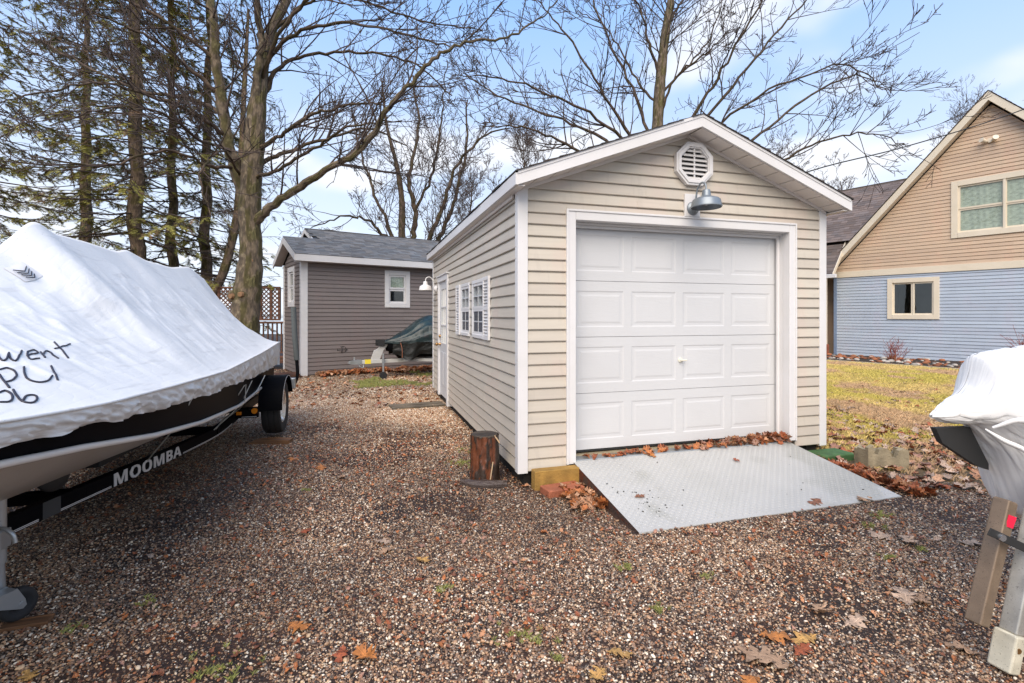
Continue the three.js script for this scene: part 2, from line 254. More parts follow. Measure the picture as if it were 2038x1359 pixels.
{
  const p = [], uv = [], col = [], idx = []; const X0 = -16, X1 = 16, Z0 = -20, Z1 = 5, st = .16, nx = Math.round((X1 - X0) / st), nz = Math.round((Z1 - Z0) / st);
  for (let j = 0; j <= nz; j++) for (let i = 0; i <= nx; i++) {
    const x = mix(X0, X1, i / nx), z = mix(Z0, Z1, j / nz); p.push(x, gy(x, z), z); uv.push(x, z);
    const b = fbm(x * .9, z * .9, 4, 111), ln = lawnAt(x, z), mo = mossAt(x, z), ta = tanAt(x, z);
    let c = [.13, .075, .047].map((q) => q * (.75 + .5 * b)); c = c.map((q, k) => mix(q, [.42, .33, .235][k], ta * .8)); c = c.map((q, k) => mix(q, [.46, .38, .17][k] * (.7 + .6 * b), ln)); c = c.map((q, k) => mix(q, [.17, .17, .055][k], mo * .8));
    col.push(...c.map((q) => q * 1.9));
  }
  for (let j = 0; j < nz; j++) for (let i = 0; i < nx; i++) { const a = j * (nx + 1) + i, b = a + 1, c = a + nx + 1, d = c + 1; idx.push(a, c, b, b, c, d); }
  const far = 420, ring = [[-far, -far, far, Z0], [-far, Z1, far, far], [-far, Z0, X0, Z1], [X1, Z0, far, Z1]];
  for (const [a, b, c, d] of ring) { const k = p.length / 3; for (const [x, z] of [[a, b], [c, b], [a, d], [c, d]]) { p.push(x, 0, z); uv.push(x, z); col.push(.34, .29, .17); } idx.push(k, k + 2, k + 1, k + 1, k + 2, k + 3); }
  const g = new THREE.BufferGeometry(); g.setAttribute('position', new THREE.Float32BufferAttribute(p, 3)); g.setAttribute('uv', new THREE.Float32BufferAttribute(uv, 2)); g.setAttribute('color', new THREE.Float32BufferAttribute(col, 3)); g.setIndex(idx); g.computeVertexNormals(); g.userData.ownUV = true;
  const m = mat([1, 1, 1], .75, { vertexColors: true, map: T.soil, bumpMap: T.soilB, bumpScale: .012 });
  const o = part('ground', g, m, scene, true); o.userData.kind = 'structure'; o.userData.label = 'brown gravel and soil ground sheet';
}
{ // the lake beyond the trees
  const o = part('lake', bx(-300, 60, .02, .05, -380, -40), mat([.30, .36, .40], .12, {}), scene, true); o.userData.kind = 'structure';
}

// ---------- the garage ----------
const garage = thing('garage', 'small tan vinyl sided garage with white overhead door', 'garage', GX, 0, GZ, GA);
const GW = 3.40, GL = 5.5, EY = 2.59, RY = 3.27, SL = (3.36 - 2.69) / 1.79, ST = .1035, WB = .135;
{
  const rakeY = (x) => EY + .04 + (GW / 2 - Math.abs(x - GW / 2)) * SL;
  const gab = (y) => { const d = Math.max(0, (y - EY - .04) / SL); return [Math.min(d, GW / 2 - .01), Math.max(GW - d, GW / 2 + .01)]; };
  const core = (pts) => extr(pts, .06).translate(0, 0, -.12);
  const wf = part('wall', core([[0, WB], [.5, WB], [.5, 2.42], [2.97, 2.42], [2.97, WB], [GW, WB], [GW, EY + .03], [GW / 2, RY], [0, EY + .03]]), M.tan[0], garage);
  siding(wf, M.tan, .135, RY - .02, ST, gab, [[.44, 3.01, 0, 2.455]]);
  // left wall faces local -x; its own x runs from the back (0) to the front (GL)
  const wl = sub('wall', garage, 0, 0, -GL, -Math.PI / 2);
  const hole = (a, b, c, d) => [[a, c], [b, c], [b, d], [a, d]];
  part('wall_core', extr(hole(.06, GL - .06, WB, EY + .03), .06, [hole(2.9, 3.41, 1.28, 1.88), hole(3.65, 4.2, 1.28, 1.88)]).translate(0, 0, -.12), M.tan[0], wl);
  siding(wl, M.tan, .135, EY - .02, ST, () => [.03, GL - .03], [[.72, 1.80, 0, 2.17], [2.85, 3.46, 1.235, 1.925], [3.60, 4.25, 1.235, 1.925]]);
  const wr = sub('wall', garage, GW, 0, 0, Math.PI / 2);
  part('wall_core', bx(.06, GL - .06, WB, EY + .03, -.12, -.06), M.tan[1], wr); siding(wr, M.tan, .135, EY - .02, ST, () => [.03, GL - .03]);
  const wb = sub('wall', garage, GW, 0, -GL, Math.PI); part('wall_core', core([[.03, WB], [GW - .03, WB], [GW - .03, EY + .03], [GW / 2, RY], [.03, EY + .03]]), M.tan[2], wb);
  siding(wb, M.tan, .135, RY - .02, ST, gab);
  part('floor', bx(.12, GW - .12, .15, .2, -GL + .12, -.13), M.conc, garage);
  // corner posts
  const post = (x, z, sx, sz) => part('corner_post', [bx(Math.min(x, x + sx * .092), Math.max(x, x + sx * .092), .118, EY + .02, Math.min(z, z - sz * .02), Math.max(z, z - sz * .02), .004), bx(Math.min(x, x + sx * .02), Math.max(x, x + sx * .02), .118, EY + .0, Math.min(z - sz * .021, z - sz * .092), Math.max(z - sz * .021, z - sz * .092), .004)], M.white, garage);
  post(-.022, .024, 1, 1); post(GW + .022, .024, -1, 1); post(-.022, -GL - .024, 1, -1); post(GW + .022, -GL - .024, -1, -1);
  // skids under the walls
  part('skid_beam', [bx(.05, .19, -.03, .135, -GL + .03, -.04), bx(GW - .19, GW - .05, -.03, .135, -GL + .03, -.04), bx(.191, .5, -.03, .133, -.16, -.05), bx(2.95, GW - .191, -.03, .133, -.16, -.05)], mat([.05, .038, .03], .9, { map: T.wood }), garage);
  // roof
  const zf = .245, zb = -GL - .2, ex = .09, top = 3.37, eaveT = top - (GW / 2 + ex) * SL, th = .05;
  const roof = part('roof', extr([[-ex, eaveT - .01], [GW / 2, top - .01], [GW + ex, eaveT - .01], [GW + ex, eaveT - th], [GW / 2, top - th], [-ex, eaveT - th]], zf - zb - .05).translate(0, 0, zb + .02), M.blackMatte, garage);
  const sv = V(1, SL, 0).normalize(), sl = (GW / 2 + ex + .02) / sv.x;
  const shL = shingles(V(-ex - .02, eaveT - .012, zf + .018), V(0, 0, -1), sv, zf + .018 - zb, sl, [.055, .045, .04]);
  const shR = shingles(V(GW + ex + .02, eaveT - .012, zf + .018), V(0, 0, -1), V(-sv.x, sv.y, 0), zf + .018 - zb, sl, [.055, .045, .04]);
  const sh = part('shingles', [shL, shR], M.shingle, roof); sh.userData.kind = 'stuff';
  // rake fascia, eave fascia
  const fh = .118;
  for (const s of [0, 1]) {
    const xe = s ? GW + ex : -ex, a = [[xe, eaveT - fh], [GW / 2, top - fh], [GW / 2, top - .012], [xe, eaveT - .012]];
    part('rake_fascia', extr(a, .022).translate(0, 0, zf - .022), M.white, garage);
    part('rake_fascia', extr(a, .022).translate(0, 0, zb), M.white, garage);
    part('rake_cap', extr([[xe, eaveT - .03], [GW / 2, top - .03], [GW / 2, top - .004], [xe, eaveT - .004]], .006).translate(0, 0, zf), M.white, garage);
    const x0 = s ? GW + ex : -ex - .02; part('eave_fascia', bx(x0, x0 + .02, eaveT - fh, eaveT - .02, zb, zf - .001), M.white, garage);
    part('soffit', bx(s ? GW + .02 : -ex, s ? GW + ex : -.02, eaveT - fh - .004, eaveT - fh + .006, zb, zf - .024), M.soffit, garage);
    part('frieze_trim', bx(s ? GW + .018 : -.04, s ? GW + .04 : -.018, EY - .045, EY - .012, -GL, -.1, .003), M.soffit, garage);
    // rake soffit, panel by panel
    const n = 10, y0 = eaveT - fh - .002, x1 = GW / 2;
    for (let k = 0; k < n; k++) {
      const t0 = k / n, t1 = (k + 1) / n - .006, P = (t, dy) => [mix(xe, x1, t), mix(y0, top - fh - .002, t) + dy];
      part('soffit_panel', extr([P(t0, 0), P(t1, 0), P(t1, .012), P(t0, .012)], zf - .025 - .03).translate(0, 0, .03), M.soffit, garage);
    }
    part('soffit_backing', extr([[xe, y0 + .02], [x1, top - fh + .018], [x1, top - fh + .026], [xe, y0 + .028]], zf - .03).translate(0, 0, .0), M.gap, garage);
    const w0 = s ? GW - .0 : 0; part('rake_trim', extr([[w0, EY - .005], [GW / 2, RY - .045], [GW / 2, RY - .005], [w0, EY + .035]], .03).translate(0, 0, .0), M.soffit, garage);
  }
  // overhead door: casing, jamb, four sections of four panels
  const dx0 = .525, dx1 = 2.925, dy0 = .235, dy1 = 2.36, dz = -.15;
  part('door_casing', [bx(.432, .525, .165, 2.455, -.06, .030, .006), bx(2.925, 3.015, .2, 2.455, -.06, .030, .006), bx(.525, 2.925, 2.362, 2.455, -.06, .0305, .006), bx(.432, .452, .165, 2.458, .026, .040, .004), bx(2.997, 3.015, .2, 2.458, .026, .040, .004), bx(.452, 2.997, 2.438, 2.458, .026, .040, .004)], M.white, garage);
  part('door_jamb', [bx(.50, .525, .17, 2.36, -.30, -.061), bx(2.925, 2.95, .2, 2.36, -.30, -.061), bx(.525, 2.925, 2.345, 2.362, -.30, -.061), bx(.525, .545, .24, 2.345, -.125, -.10, .003), bx(2.895, 2.925, .24, 2.345, -.125, -.10, .003), bx(.545, 2.895, 2.318, 2.345, -.128, -.10, .003)], M.white, garage);
  const od = sub('overhead_door', garage), sh4 = (dy1 - dy0) / 4;
  for (let r = 0; r < 4; r++) {
    const y0 = dy0 + r * sh4 + .002, y1 = y0 + sh4 - .004, pw = .497, gap = (dx1 - dx0 - 4 * pw) / 5, holes = [], pan = [];
    for (let c = 0; c < 4; c++) { const x0 = dx0 + gap + c * (pw + gap), x1 = x0 + pw, b0 = y0 + .092, b1 = y1 - .092; holes.push([[x0, b0], [x1, b0], [x1, b1], [x0, b1]]); pan.push([x0, x1, b0, b1]); }
    const sec = part('door_section', [extr([[dx0, y0], [dx1, y0], [dx1, y1], [dx0, y1]], .03, holes).translate(0, 0, dz - .03), bx(dx0, dx1, y0, y1, dz - .05, dz - .0305)], M.door, od);
    for (const [x0, x1, b0, b1] of pan) {
      const ring = [[0, 0], [.012, -.004], [.034, -.004], [.052, -.001], [.052, -.001]], pos = [];
      for (let k = 0; k < 3; k++) { const [i0, z0] = ring[k], [i1, z1] = ring[k + 1], A = [[x0 + i0, b0 + i0], [x1 - i0, b0 + i0], [x1 - i0, b1 - i0], [x0 + i0, b1 - i0]], B = [[x0 + i1, b0 + i1], [x1 - i1, b0 + i1], [x1 - i1, b1 - i1], [x0 + i1, b1 - i1]]; for (let e = 0; e < 4; e++) { const f = (e + 1) % 4; pos.push(...A[e], dz + z0, ...A[f], dz + z0, ...B[f], dz + z1, ...A[e], dz + z0, ...B[f], dz + z1, ...B[e], dz + z1); } }
      const i = .052, z = dz - .001; pos.push(x0 + i, b0 + i, z, x1 - i, b0 + i, z, x1 - i, b1 - i, z, x0 + i, b0 + i, z, x1 - i, b1 - i, z, x0 + i, b1 - i, z);
      const g = new THREE.BufferGeometry(); g.setAttribute('position', new THREE.Float32BufferAttribute(pos, 3)); g.computeVertexNormals(); part('door_panel', g, M.door, sec);
    }
  }
  const hd = part('handle', [new THREE.CylinderGeometry(.022, .026, .014, 18).rotateX(Math.PI / 2).translate(1.735, 1.055, dz + .008), new THREE.CylinderGeometry(.010, .010, .03, 12).rotateX(Math.PI / 2).translate(1.735, 1.055, dz + .02), bx(1.725, 1.792, 1.047, 1.063, dz + .028, dz + .042, .006)], mat([.74, .70, .58], .35), od);
  part('bottom_seal', bx(dx0 + .005, dx1 - .005, .215, .236, dz - .04, dz - .006), M.blackMatte, od);
  part('threshold', bx(dx0, dx1, .15, .188, -.30, .012), M.galv, garage);
  // gable vent
  { const v = sub('gable_vent', garage, 1.755, 2.965, .026), w = .205, h = .205, c = .085, oc = (a, b, k) => [[-a, -b + k], [-a + k, -b], [a - k, -b], [a, -b + k], [a, b - k], [a - k, b], [-a + k, b], [-a, b - k]];
    part('frame', extr(oc(w, h, .12), .045, [oc(w - .055, h - .055, .09).reverse()]).translate(0, 0, -.01), M.white, v);
    part('rim', extr(oc(w - .02, h - .02, .108), .010, [oc(w - .045, h - .045, .094).reverse()]).translate(0, 0, .0351), M.white, v);
    part('backing', extr(oc(w - .05, h - .05, .09), .006).translate(0, 0, -.012), M.gap, v);
    for (let k = 0; k < 7; k++) { const y = -.13 + k * .0433, lim = Math.min(w - .06, w - .055 + (h - .055) - .09 - Math.abs(y)) ; part('louver', bx(-lim, lim, -.003, .003, -.026, .026).rotateX(.75).translate(0, y, .012), M.white, v); }
    part('mullion', bx(-.006, .006, -h + .056, h - .056, .012, .028), M.white, v); }
  // side door in the left wall
  { const d = sub('side_door', wl), x0 = .80, x1 = 1.68, y0 = .13, y1 = 2.08;
    part('door_casing', [bx(.72, .80, .10, 2.08, -.05, .03, .005), bx(1.68, 1.80, .06, 2.08, -.05, .034, .005), bx(.72, 1.80, 2.08, 2.17, -.05, .036, .005), bx(.70, 1.83, 2.17, 2.19, -.02, .055, .004)], M.white, d);
    part('slab', extr([[x0, y0], [x1, y0], [x1, y1], [x0, y1]], .04, [[[x0 + .16, 1.03], [x1 - .16, 1.03], [x1 - .16, 1.95], [x0 + .16, 1.95]]]).translate(0, 0, -.04), M.door, d);
    const L = x0 + .16, Rr = x1 - .16; part('muntin', [1, 2].flatMap((k) => [bx(mix(L, Rr, k / 3) - .011, mix(L, Rr, k / 3) + .011, 1.03, 1.95, -.022, .004)]).concat([1, 2].map((k) => bx(L, Rr, mix(1.03, 1.95, k / 3) - .011, mix(1.03, 1.95, k / 3) + .011, -.023, .003))), M.white, d);
    for (let i = 0; i < 3; i++) for (let j = 0; j < 3; j++) part('pane', bx(mix(L, Rr, i / 3) + .002, mix(L, Rr, (i + 1) / 3) - .002, mix(1.03, 1.95, j / 3) + .002, mix(1.03, 1.95, (j + 1) / 3) - .002, -.018, -.016), M.glass, d);
    part('curtain', bx(L, Rr, 1.03, 1.95, -.046, -.042), M.curtain, d);
    for (const [a, b] of [[L, (L + Rr) / 2 - .03], [(L + Rr) / 2 + .03, Rr]]) part('raised_panel', bx(a, b, .32, .88, -.001, .010, .008), M.door, d);
    part('door_knob', [new THREE.SphereGeometry(.03, 16, 12).translate(x0 + .07, 1.0, .065), new THREE.CylinderGeometry(.012, .028, .05, 14).rotateX(Math.PI / 2).translate(x0 + .07, 1.0, .025)], M.copper, d);
    part('deadbolt', new THREE.CylinderGeometry(.026, .03, .03, 16).rotateX(Math.PI / 2).translate(x0 + .07, 1.14, .015), M.copper, d); }
  // two windows and their shutters
  for (const [a, b] of [[2.85, 3.46], [3.60, 4.25]]) windowUnit(wl, a, b, 1.235, 1.925, { flat: true, glass: M.glassDull, trim: .045, proud: .024, gx: 2, gy: 2, gridTop: true, gridBoth: true, sash: .03, screenLow: true });
  for (const [a, b] of [[2.58, 2.845], [4.255, 4.52]]) {
    const s = sub('shutter', wl); part('frame', [bx(a, a + .035, 1.235, 1.925, .016, .042, .004), bx(b - .035, b, 1.235, 1.925, .016, .042, .004), ...[1.235, 1.56, 1.885].map((y) => bx(a + .035, b - .035, y, y + .04, .016, .041, .003))], M.white, s);
    part('backing', bx(a + .01, b - .01, 1.24, 1.92, .0165, .020), M.white, s);
    for (const [y0, y1] of [[1.29, 1.55], [1.615, 1.875]]) for (let y = y0; y < y1; y += .034) part('louver', bx(a + .036, b - .036, -.003, .003, -.013, .013).rotateX(.7).translate(0, y, .028), M.white, s);
  }
}
// lamps on the garage
function barnLamp(name, label, x, y, z, turn, R0, plate, m) {
  const l = thing(name, label, 'wall lamp', x, y, z, turn, 'gooseneck lamps on the garage');
  if (plate) part('mount_plate', bx(-.085, .085, -.11, .11, .0, .026, .004), M.white, l);
  const z0 = plate ? .026 : .0;
  part('escutcheon', new THREE.LatheGeometry([[0, .05], [.02, .05], [.03, .044], [.045, .024], [.06, .018], [.068, .008], [.07, 0]].map((p) => new THREE.Vector2(p[0] * .95, p[1])), 28).rotateX(Math.PI / 2).translate(0, -.03, z0), m, l);
  part('gooseneck', tubeG(curve([V(0, -.02, z0 + .03), V(0, .06, z0 + .05), V(0, .145, z0 + .075), V(0, .185, z0 + .13), V(0, .16, z0 + .185), V(0, .10, z0 + .20)], 26), .0085, 10), m, l);
  const pr = [[R0, -.075], [R0 * 1.015, -.070], [R0 * .985, -.055], [R0 * .90, -.008], [R0 * .80, .004], [.045, .028], [.042, .034], [.036, .082], [.030, .088], [.0, .089]];
  const inner = pr.slice(0, 6).map(([r, h]) => [Math.max(.0, r - .004), h - .004]).reverse();
  part('lamp_shade', new THREE.LatheGeometry([...pr.slice().reverse(), ...inner.reverse()].map((p) => new THREE.Vector2(...p)), 40).translate(0, .015, z0 + .20), m, l);
  part('bulb', new THREE.SphereGeometry(.03, 16, 12).translate(0, -.01, z0 + .20), mat([.8, .8, .78], .3), l);
  return l;
}
{ const [x, z] = gWor(1.74, .018); barnLamp('barn_lamp', 'galvanized gooseneck barn lamp above the white overhead door', x, 2.565, z, GA, .138, true, mat([.27, .31, .35], .42, { metalness: .45, map: T.metal }));
  const [x2, z2] = gWor(-.018, -5.02); barnLamp('barn_lamp', 'white gooseneck barn lamp beside the narrow side door', x2, 2.02, z2, GA - Math.PI / 2, .115, false, M.white); }

// ---------- diamond plate ramp ----------
{
  const [rx, rz] = gWor(.5, .012), ramp = thing('loading_ramp', 'silver diamond plate ramp leading up to the overhead door', 'ramp', rx, 0, rz, GA);
  const Wd = 2.44, Ln = 1.13, y0 = .185, y1 = .012, P = (u, v) => [u * Wd, mix(y0, y1, v), v * Ln];
  const n = V(0, Ln, y0 - y1).normalize();
  part('deck_plate', [surf(1, 1, (u, v) => P(u, v), true), bx(0, Wd, -.012, 0, -.0, .006).translate(0, y1, Ln), surf(1, 1, (u, v) => { const q = P(u, v); return [q[0], q[1] - .008, q[2]]; })], M.plate, ramp);
  part('side_plate', [extr([[0, -.02], [Ln, -.02], [Ln, y1 - .004], [0, y0 - .004]], .008).rotateY(-Math.PI / 2).translate(.008, 0, 0), extr([[0, -.02], [Ln, -.02], [Ln, y1 - .004], [0, y0 - .004]], .008).rotateY(-Math.PI / 2).translate(Wd, 0, 0)], M.plateSide, ramp);
  // raised lozenges of the tread
  const loz = (x, z, a) => { const l = .0135, w = .0042, h = .0026, c = Math.cos(a), s = Math.sin(a), q = (p, o, k) => [x + p * c - o * s, k, z + p * s + o * c]; return [q(-l, 0, 0), q(0, -w, 0), q(l, 0, 0), q(0, w, 0), q(-l * .3, 0, h), q(l * .3, 0, h)]; };
  const pos = [];
  const nz = Math.floor(Ln / .031), nx = Math.floor(Wd / .031);
  for (let j = 1; j < nz; j++) for (let i = 1; i < nx; i++) {
    const v = loz(i * .031, j * .031, (i + j) % 2 ? .785 : -.785).map(([x, k, z]) => { const q = P(x / Wd, z / Ln); return [q[0], q[1] + .0002 + k * n.y, q[2] + k * n.z]; });
    for (const [a, b, c] of [[0, 4, 1], [1, 4, 5], [1, 5, 2], [2, 5, 3], [3, 5, 4], [3, 4, 0]]) pos.push(...v[a], ...v[b], ...v[c]);
  }
  const g = new THREE.BufferGeometry(); g.setAttribute('position', new THREE.Float32BufferAttribute(pos, 3)); g.computeVertexNormals(); const t = part('tread_bumps', g, M.plate, ramp); t.userData.kind = 'stuff';
  part('hinge', tubeG([V(0, y0 + .002, -.004), V(Wd, y0 + .002, -.004)], .006, 8), M.galv, ramp);
}

// ---------- grey cottage ----------
const SA = 35.5 * D2R, SX = -5.183, SZ = -12.4;
const sWor = (lx, lz) => { const c = Math.cos(SA), s = Math.sin(SA); return [SX + lx * c + lz * s, SZ - lx * s + lz * c]; };
{
  const c = thing('cottage', 'grey sided cottage with white trim and grey shingle roof', 'cottage', SX, 0, SZ, SA);
  const L = 8.5, dW = 2.05, dM = 4.2, ey = 2.87, sl = .415, xm = .58;
  const hole = (a, b, c, d) => [[a, c], [b, c], [b, d], [a, d]], wf = part('wall', extr(hole(0, L, 0, ey), .06, [hole(2.24, 2.73, 1.84, 2.61)]).translate(0, 0, -.12), M.grey[0], c);
  siding(wf, M.grey, .03, ey - .0, .1035, () => [.06, L - .02], [[2.12, 2.85, 1.72, 2.73]], .020);
  // gable end of the low wing, faces local -x
  const wg = sub('wall', c, 0, 0, -dW, -Math.PI / 2), gp = (y) => { const d = Math.max(0, (y - ey) / sl); return [Math.min(.03 + d, dW / 2 - .01), Math.max(dW - .03 - d, dW / 2 + .01)]; };
  part('wall_core', extr([[0, 0], [dW, 0], [dW, ey], [dW / 2, ey + dW / 2 * sl], [0, ey]], .05, [hole(.68, 1.19, 1.86, 2.65)]).translate(0, 0, -.12), M.grey[1], wg);
  siding(wg, M.grey, .03, ey + dW / 2 * sl - .03, .1035, gp, [[.55, 1.32, 1.73, 2.78]], .020);
  windowUnit(wg, .55, 1.32, 1.73, 2.78, { trim: .13, sash: .05 });
  windowUnit(c, 2.12, 2.85, 1.72, 2.73, { trim: .12, sash: .05, curtain: [1] });
  // taller part behind: gable end and walls
  part('wall', extr([[-dM, 0], [-dW, 0], [-dW, ey + .0], [-.0, ey], [-dM / 2, ey + dM / 2 * sl], [-dM, ey]], .05).rotateY(-Math.PI / 2).translate(xm + .25, 0, 0), M.grey[2], c);
  part('wall', bx(xm + .2, L, 0, ey, -dM, -dM + .06), M.grey[1], c); part('wall', bx(L - .06, L, 0, ey, -dM, -.13), M.grey[1], c); part('wall', bx(0, xm + .25, 0, ey, -dW - .0, -dW + .05), M.grey[1], c);
  const post = (x0, x1, z0, z1) => part('corner_post', bx(x0, x1, .0, ey, z0, z1, .006), M.white, c);
  post(-.02, .13, .0, .028); post(-.028, -.0, -.13, .0281); post(-.028, .0, -dW - .02, -dW + .10);
  // roofs
  const ov = .32, ro = .22, et = 2.985, sv = V(0, sl, -1).normalize();
  // wing ridge at -dW/2, main ridge at -dM/2
  const zr1 = -dW / 2, zr2 = -dM / 2;
  const mkRoof = (x0, x1, zr) => extr([[ov, et], [zr, et + (ov - zr) * sl], [2 * zr - ov, et], [2 * zr - ov, et - .06], [zr, et + (ov - zr) * sl - .06], [ov, et - .06]], x1 - x0).rotateY(-Math.PI / 2).translate(x1, 0, 0);
  const roof = part('roof', [mkRoof(-ro, xm + .1, zr1), mkRoof(xm, L + ro, zr2)], M.blackMatte, c);
  const S1 = Math.hypot(ov - zr1, (ov - zr1) * sl), S2 = Math.hypot(ov - zr2, (ov - zr2) * sl), col = [.18, .175, .17];
  const svb = V(0, sl, 1).normalize();
  const sh = part('shingles', [
    shingles(V(-ro - .015, et + .004, ov + .02), V(1, 0, 0), sv, L + 2 * ro, S2, col, (a, s) => a > xm + ro || s < S1), 
    shingles(V(-ro - .015, et + .004, 2 * zr1 - ov - .02), V(1, 0, 0), svb, xm + ro, S1, col),
    shingles(V(xm - .01, et + .004, 2 * zr2 - ov - .02), V(1, 0, 0), svb, L, S2, col)], M.shingle, roof); sh.userData.kind = 'stuff';
  part('ridge_cap', [bx(xm - .02, L + ro, et + (ov - zr2) * sl - .004, et + (ov - zr2) * sl + .02, zr2 - .06, zr2 + .06)], mat([.07, .07, .075], .9), roof);
  const yr1 = et + (ov - zr1) * sl, yr2 = et + (ov - zr2) * sl;
  part('eave_fascia', bx(-ro, L + ro, et - .165, et - .004, ov - .0, ov + .024, .004), M.white, c);
  part('soffit', bx(-ro + .03, L + ro, et - .165, et - .15, .0285, ov - .001), M.white, c);
  for (const [x, zr, yr, f] of [[-ro, zr1, yr1, 1], [xm - .02, zr2, yr2, 0]]) for (const s of [1, -1]) {
    const ze = zr + s * (ov - zr), a = V(x - .012, et - .085, ze), b = V(x - .012, yr - .085, zr);
    const lift = f ? 0 : .04; const pts = [[ze, et - .16 + lift], [zr, yr - .16 + lift], [zr, yr - .004], [ze, et - .004]];
    const pos = []; const q = (p, xx) => [xx, p[1], p[0]], x0 = x - .024, x1 = x + (f ? .002 : .0);
    for (const [i, j] of [[0, 1], [1, 2], [2, 3], [3, 0]]) pos.push(...q(pts[i], x0), ...q(pts[j], x0), ...q(pts[j], x1), ...q(pts[i], x0), ...q(pts[j], x1), ...q(pts[i], x1));
    for (const xx of [x0, x1]) pos.push(...q(pts[0], xx), ...q(pts[1], xx), ...q(pts[2], xx), ...q(pts[0], xx), ...q(pts[2], xx), ...q(pts[3], xx));
    const g = new THREE.BufferGeometry(); g.setAttribute('position', new THREE.Float32BufferAttribute(pos, 3)); g.computeVertexNormals(); part('rake_fascia', g, M.white, c);
    if (f) part('soffit', surf(1, 1, (u, v) => [mix(x, -.0, u), mix(et - .10, yr - .10, v), mix(ze, zr, v)]), M.soffit, c);
  }
}
// ---------- the house on the right ----------
const HA = -55.4 * D2R, HX = 12.236, HZ = -19.0;
const hWor = (lx, lz) => { const c = Math.cos(HA), s = Math.sin(HA); return [HX + lx * c + lz * s, HZ - lx * s + lz * c]; };
{
  const h = thing('house', 'gabled house with blue lower siding and peach upper siding', 'house', HX, 0, HZ, HA);
  const W = 8.75, mid = 4.34, yb = 3.14, sl = 1.10, pk = 8.0;
  const hole = (a, b, c, d) => [[a, c], [b, c], [b, d], [a, d]], lo = part('wall', extr(hole(0, W, 0, 2.92), .06, [hole(1.81, 2.95, 1.53, 2.63)]).translate(0, 0, -.12), M.blue[0], h);
  part('room_shell', [bx(0, .05, 0, 3.1, -6, -.13), bx(W - .05, W, 0, 3.1, -6, -.13), bx(0, W, 0, 7, -6.05, -6), bx(.05, W - .05, 2.94, 3.1, -6, -.13), bx(.05, W - .05, .02, .1, -6, -.13)], mat([.55, .52, .47], .9, { map: T.paint }), h);
  siding(lo, M.blue, .04, 2.92, .108, () => [.05, W], [[1.66, 3.10, 1.38, 2.78]], .020);
  part('corner_post', bx(-.06, .05, 0, 2.92, -.10, .024, .005), mat([.20, .27, .40], .5, { map: T.vinyl }), h);
  part('band_board', bx(-.05, W + .05, 2.92, yb, -.06, .045, .006), M.cream, h);
  const g = (y) => { const d = (pk - y) / sl; return [Math.min(mid - d, mid - .01), Math.max(mid + d, mid + .01)]; };
  const up = part('wall', extr([[mid - (pk - yb) / sl, yb], [mid + (pk - yb) / sl, yb], [mid, pk]], .06, [hole(3.57, 5.73, 4.15, 5.63)]).translate(0, 0, -.12), M.peach[0], h);
  siding(up, M.peach, yb, pk - .06, .118, g, [[3.40, 5.9, 3.98, 5.80]], .020);
  windowUnit(h, 3.40, 5.9, 3.98, 5.80, { trim: .17, mat: M.cream, units: 2, sash: .05, curtain: [0, 1], proud: .045 });
  windowUnit(h, 1.66, 3.10, 1.38, 2.78, { trim: .15, mat: M.cream, slider: true, sash: .05, proud: .045 });
  // gable roof
  const zf = .28, zb = -9, pt = pk + .36, hw = mid + .55, et = pt - hw * sl;
  const roof = part('roof', extr([[mid - hw, et - .02], [mid, pt - .02], [mid + hw, et - .02], [mid + hw, et - .12], [mid, pt - .12], [mid - hw, et - .12]], zf - zb - .04).translate(0, 0, zb), mat([.09, .07, .06], .9), h);
  for (const s of [-1, 1]) {
    const xe = mid + s * hw; part('rake_fascia', extr([[xe, et - .30], [mid, pt - .30], [mid, pt - .03], [xe, et - .03]], .03).translate(0, 0, zf - .03), M.cream, h);
    part('soffit', extr([[xe, et - .30], [mid, pt - .30], [mid, pt - .28], [xe, et - .28]], zf - .031 - .0).translate(0, 0, 0), M.cream, h);
    const sv = V(-s, sl, 0).normalize(), len = (hw + .02) / Math.abs(sv.x); const shg = part('shingles', shingles(V(xe + s * .02, et - .02, zf + .02), V(0, 0, -1), sv, 6, len, [.13, .10, .085], undefined, .16, .34), M.shingle, roof); shg.userData.kind = 'stuff';
  }
  // side wing: upper steep roof, lower porch roof
  const R2 = V(0, .85, -1).normalize(), sh1 = shingles(V(-4.2, 4.28, .03), V(1, 0, 0), R2, 6.0, 3.95, [.16, .125, .11], (a, s) => s > .3 || a < 5.0, .16, .32);
  const wing = part('wing_roof', extr([[-.16, 4.117], [-2.98, 6.82], [-2.98, 6.74], [-.16, 4.03]], 6).rotateY(-Math.PI / 2).translate(1.8, 0, 0), mat([.09, .07, .06], .9), h);
  const w1 = part('shingles', sh1, M.shingle, wing); w1.userData.kind = 'stuff';
  part('ridge_cap', bx(-4.2, 1.8, 6.80, 6.86, -3.10, -2.92), mat([.09, .075, .065], .9), wing);
  const R3 = V(0, 1.18, -1).normalize(), po = part('porch_roof', extr([[.95, 3.01], [-.05, 4.19], [-.05, 4.11], [.95, 2.93]], 4.5).rotateY(-Math.PI / 2).translate(.3, 0, 0), mat([.09, .07, .06], .9), h);
  const w2 = part('shingles', shingles(V(-4.2, 3.02, .97), V(1, 0, 0), R3, 4.5, 1.52, [.13, .10, .085], undefined, .16, .32), M.shingle, po); w2.userData.kind = 'stuff';
  part('barge_board', extr([[.97, 2.86], [-.05, 4.06], [-.05, 4.26], [.97, 3.04]], .03).rotateY(-Math.PI / 2).translate(.33, 0, 0), M.cream, h);
  part('gutter', [bx(-4.2, .45, 2.86, 3.0, .955, 1.07, .02)], M.white, h);
  part('porch_wall', [bx(-4.2, -.75, 0, 2.9, .2, .3), bx(-.62, -.18, .42, 2.95, .25, .7)], M.cream, h);
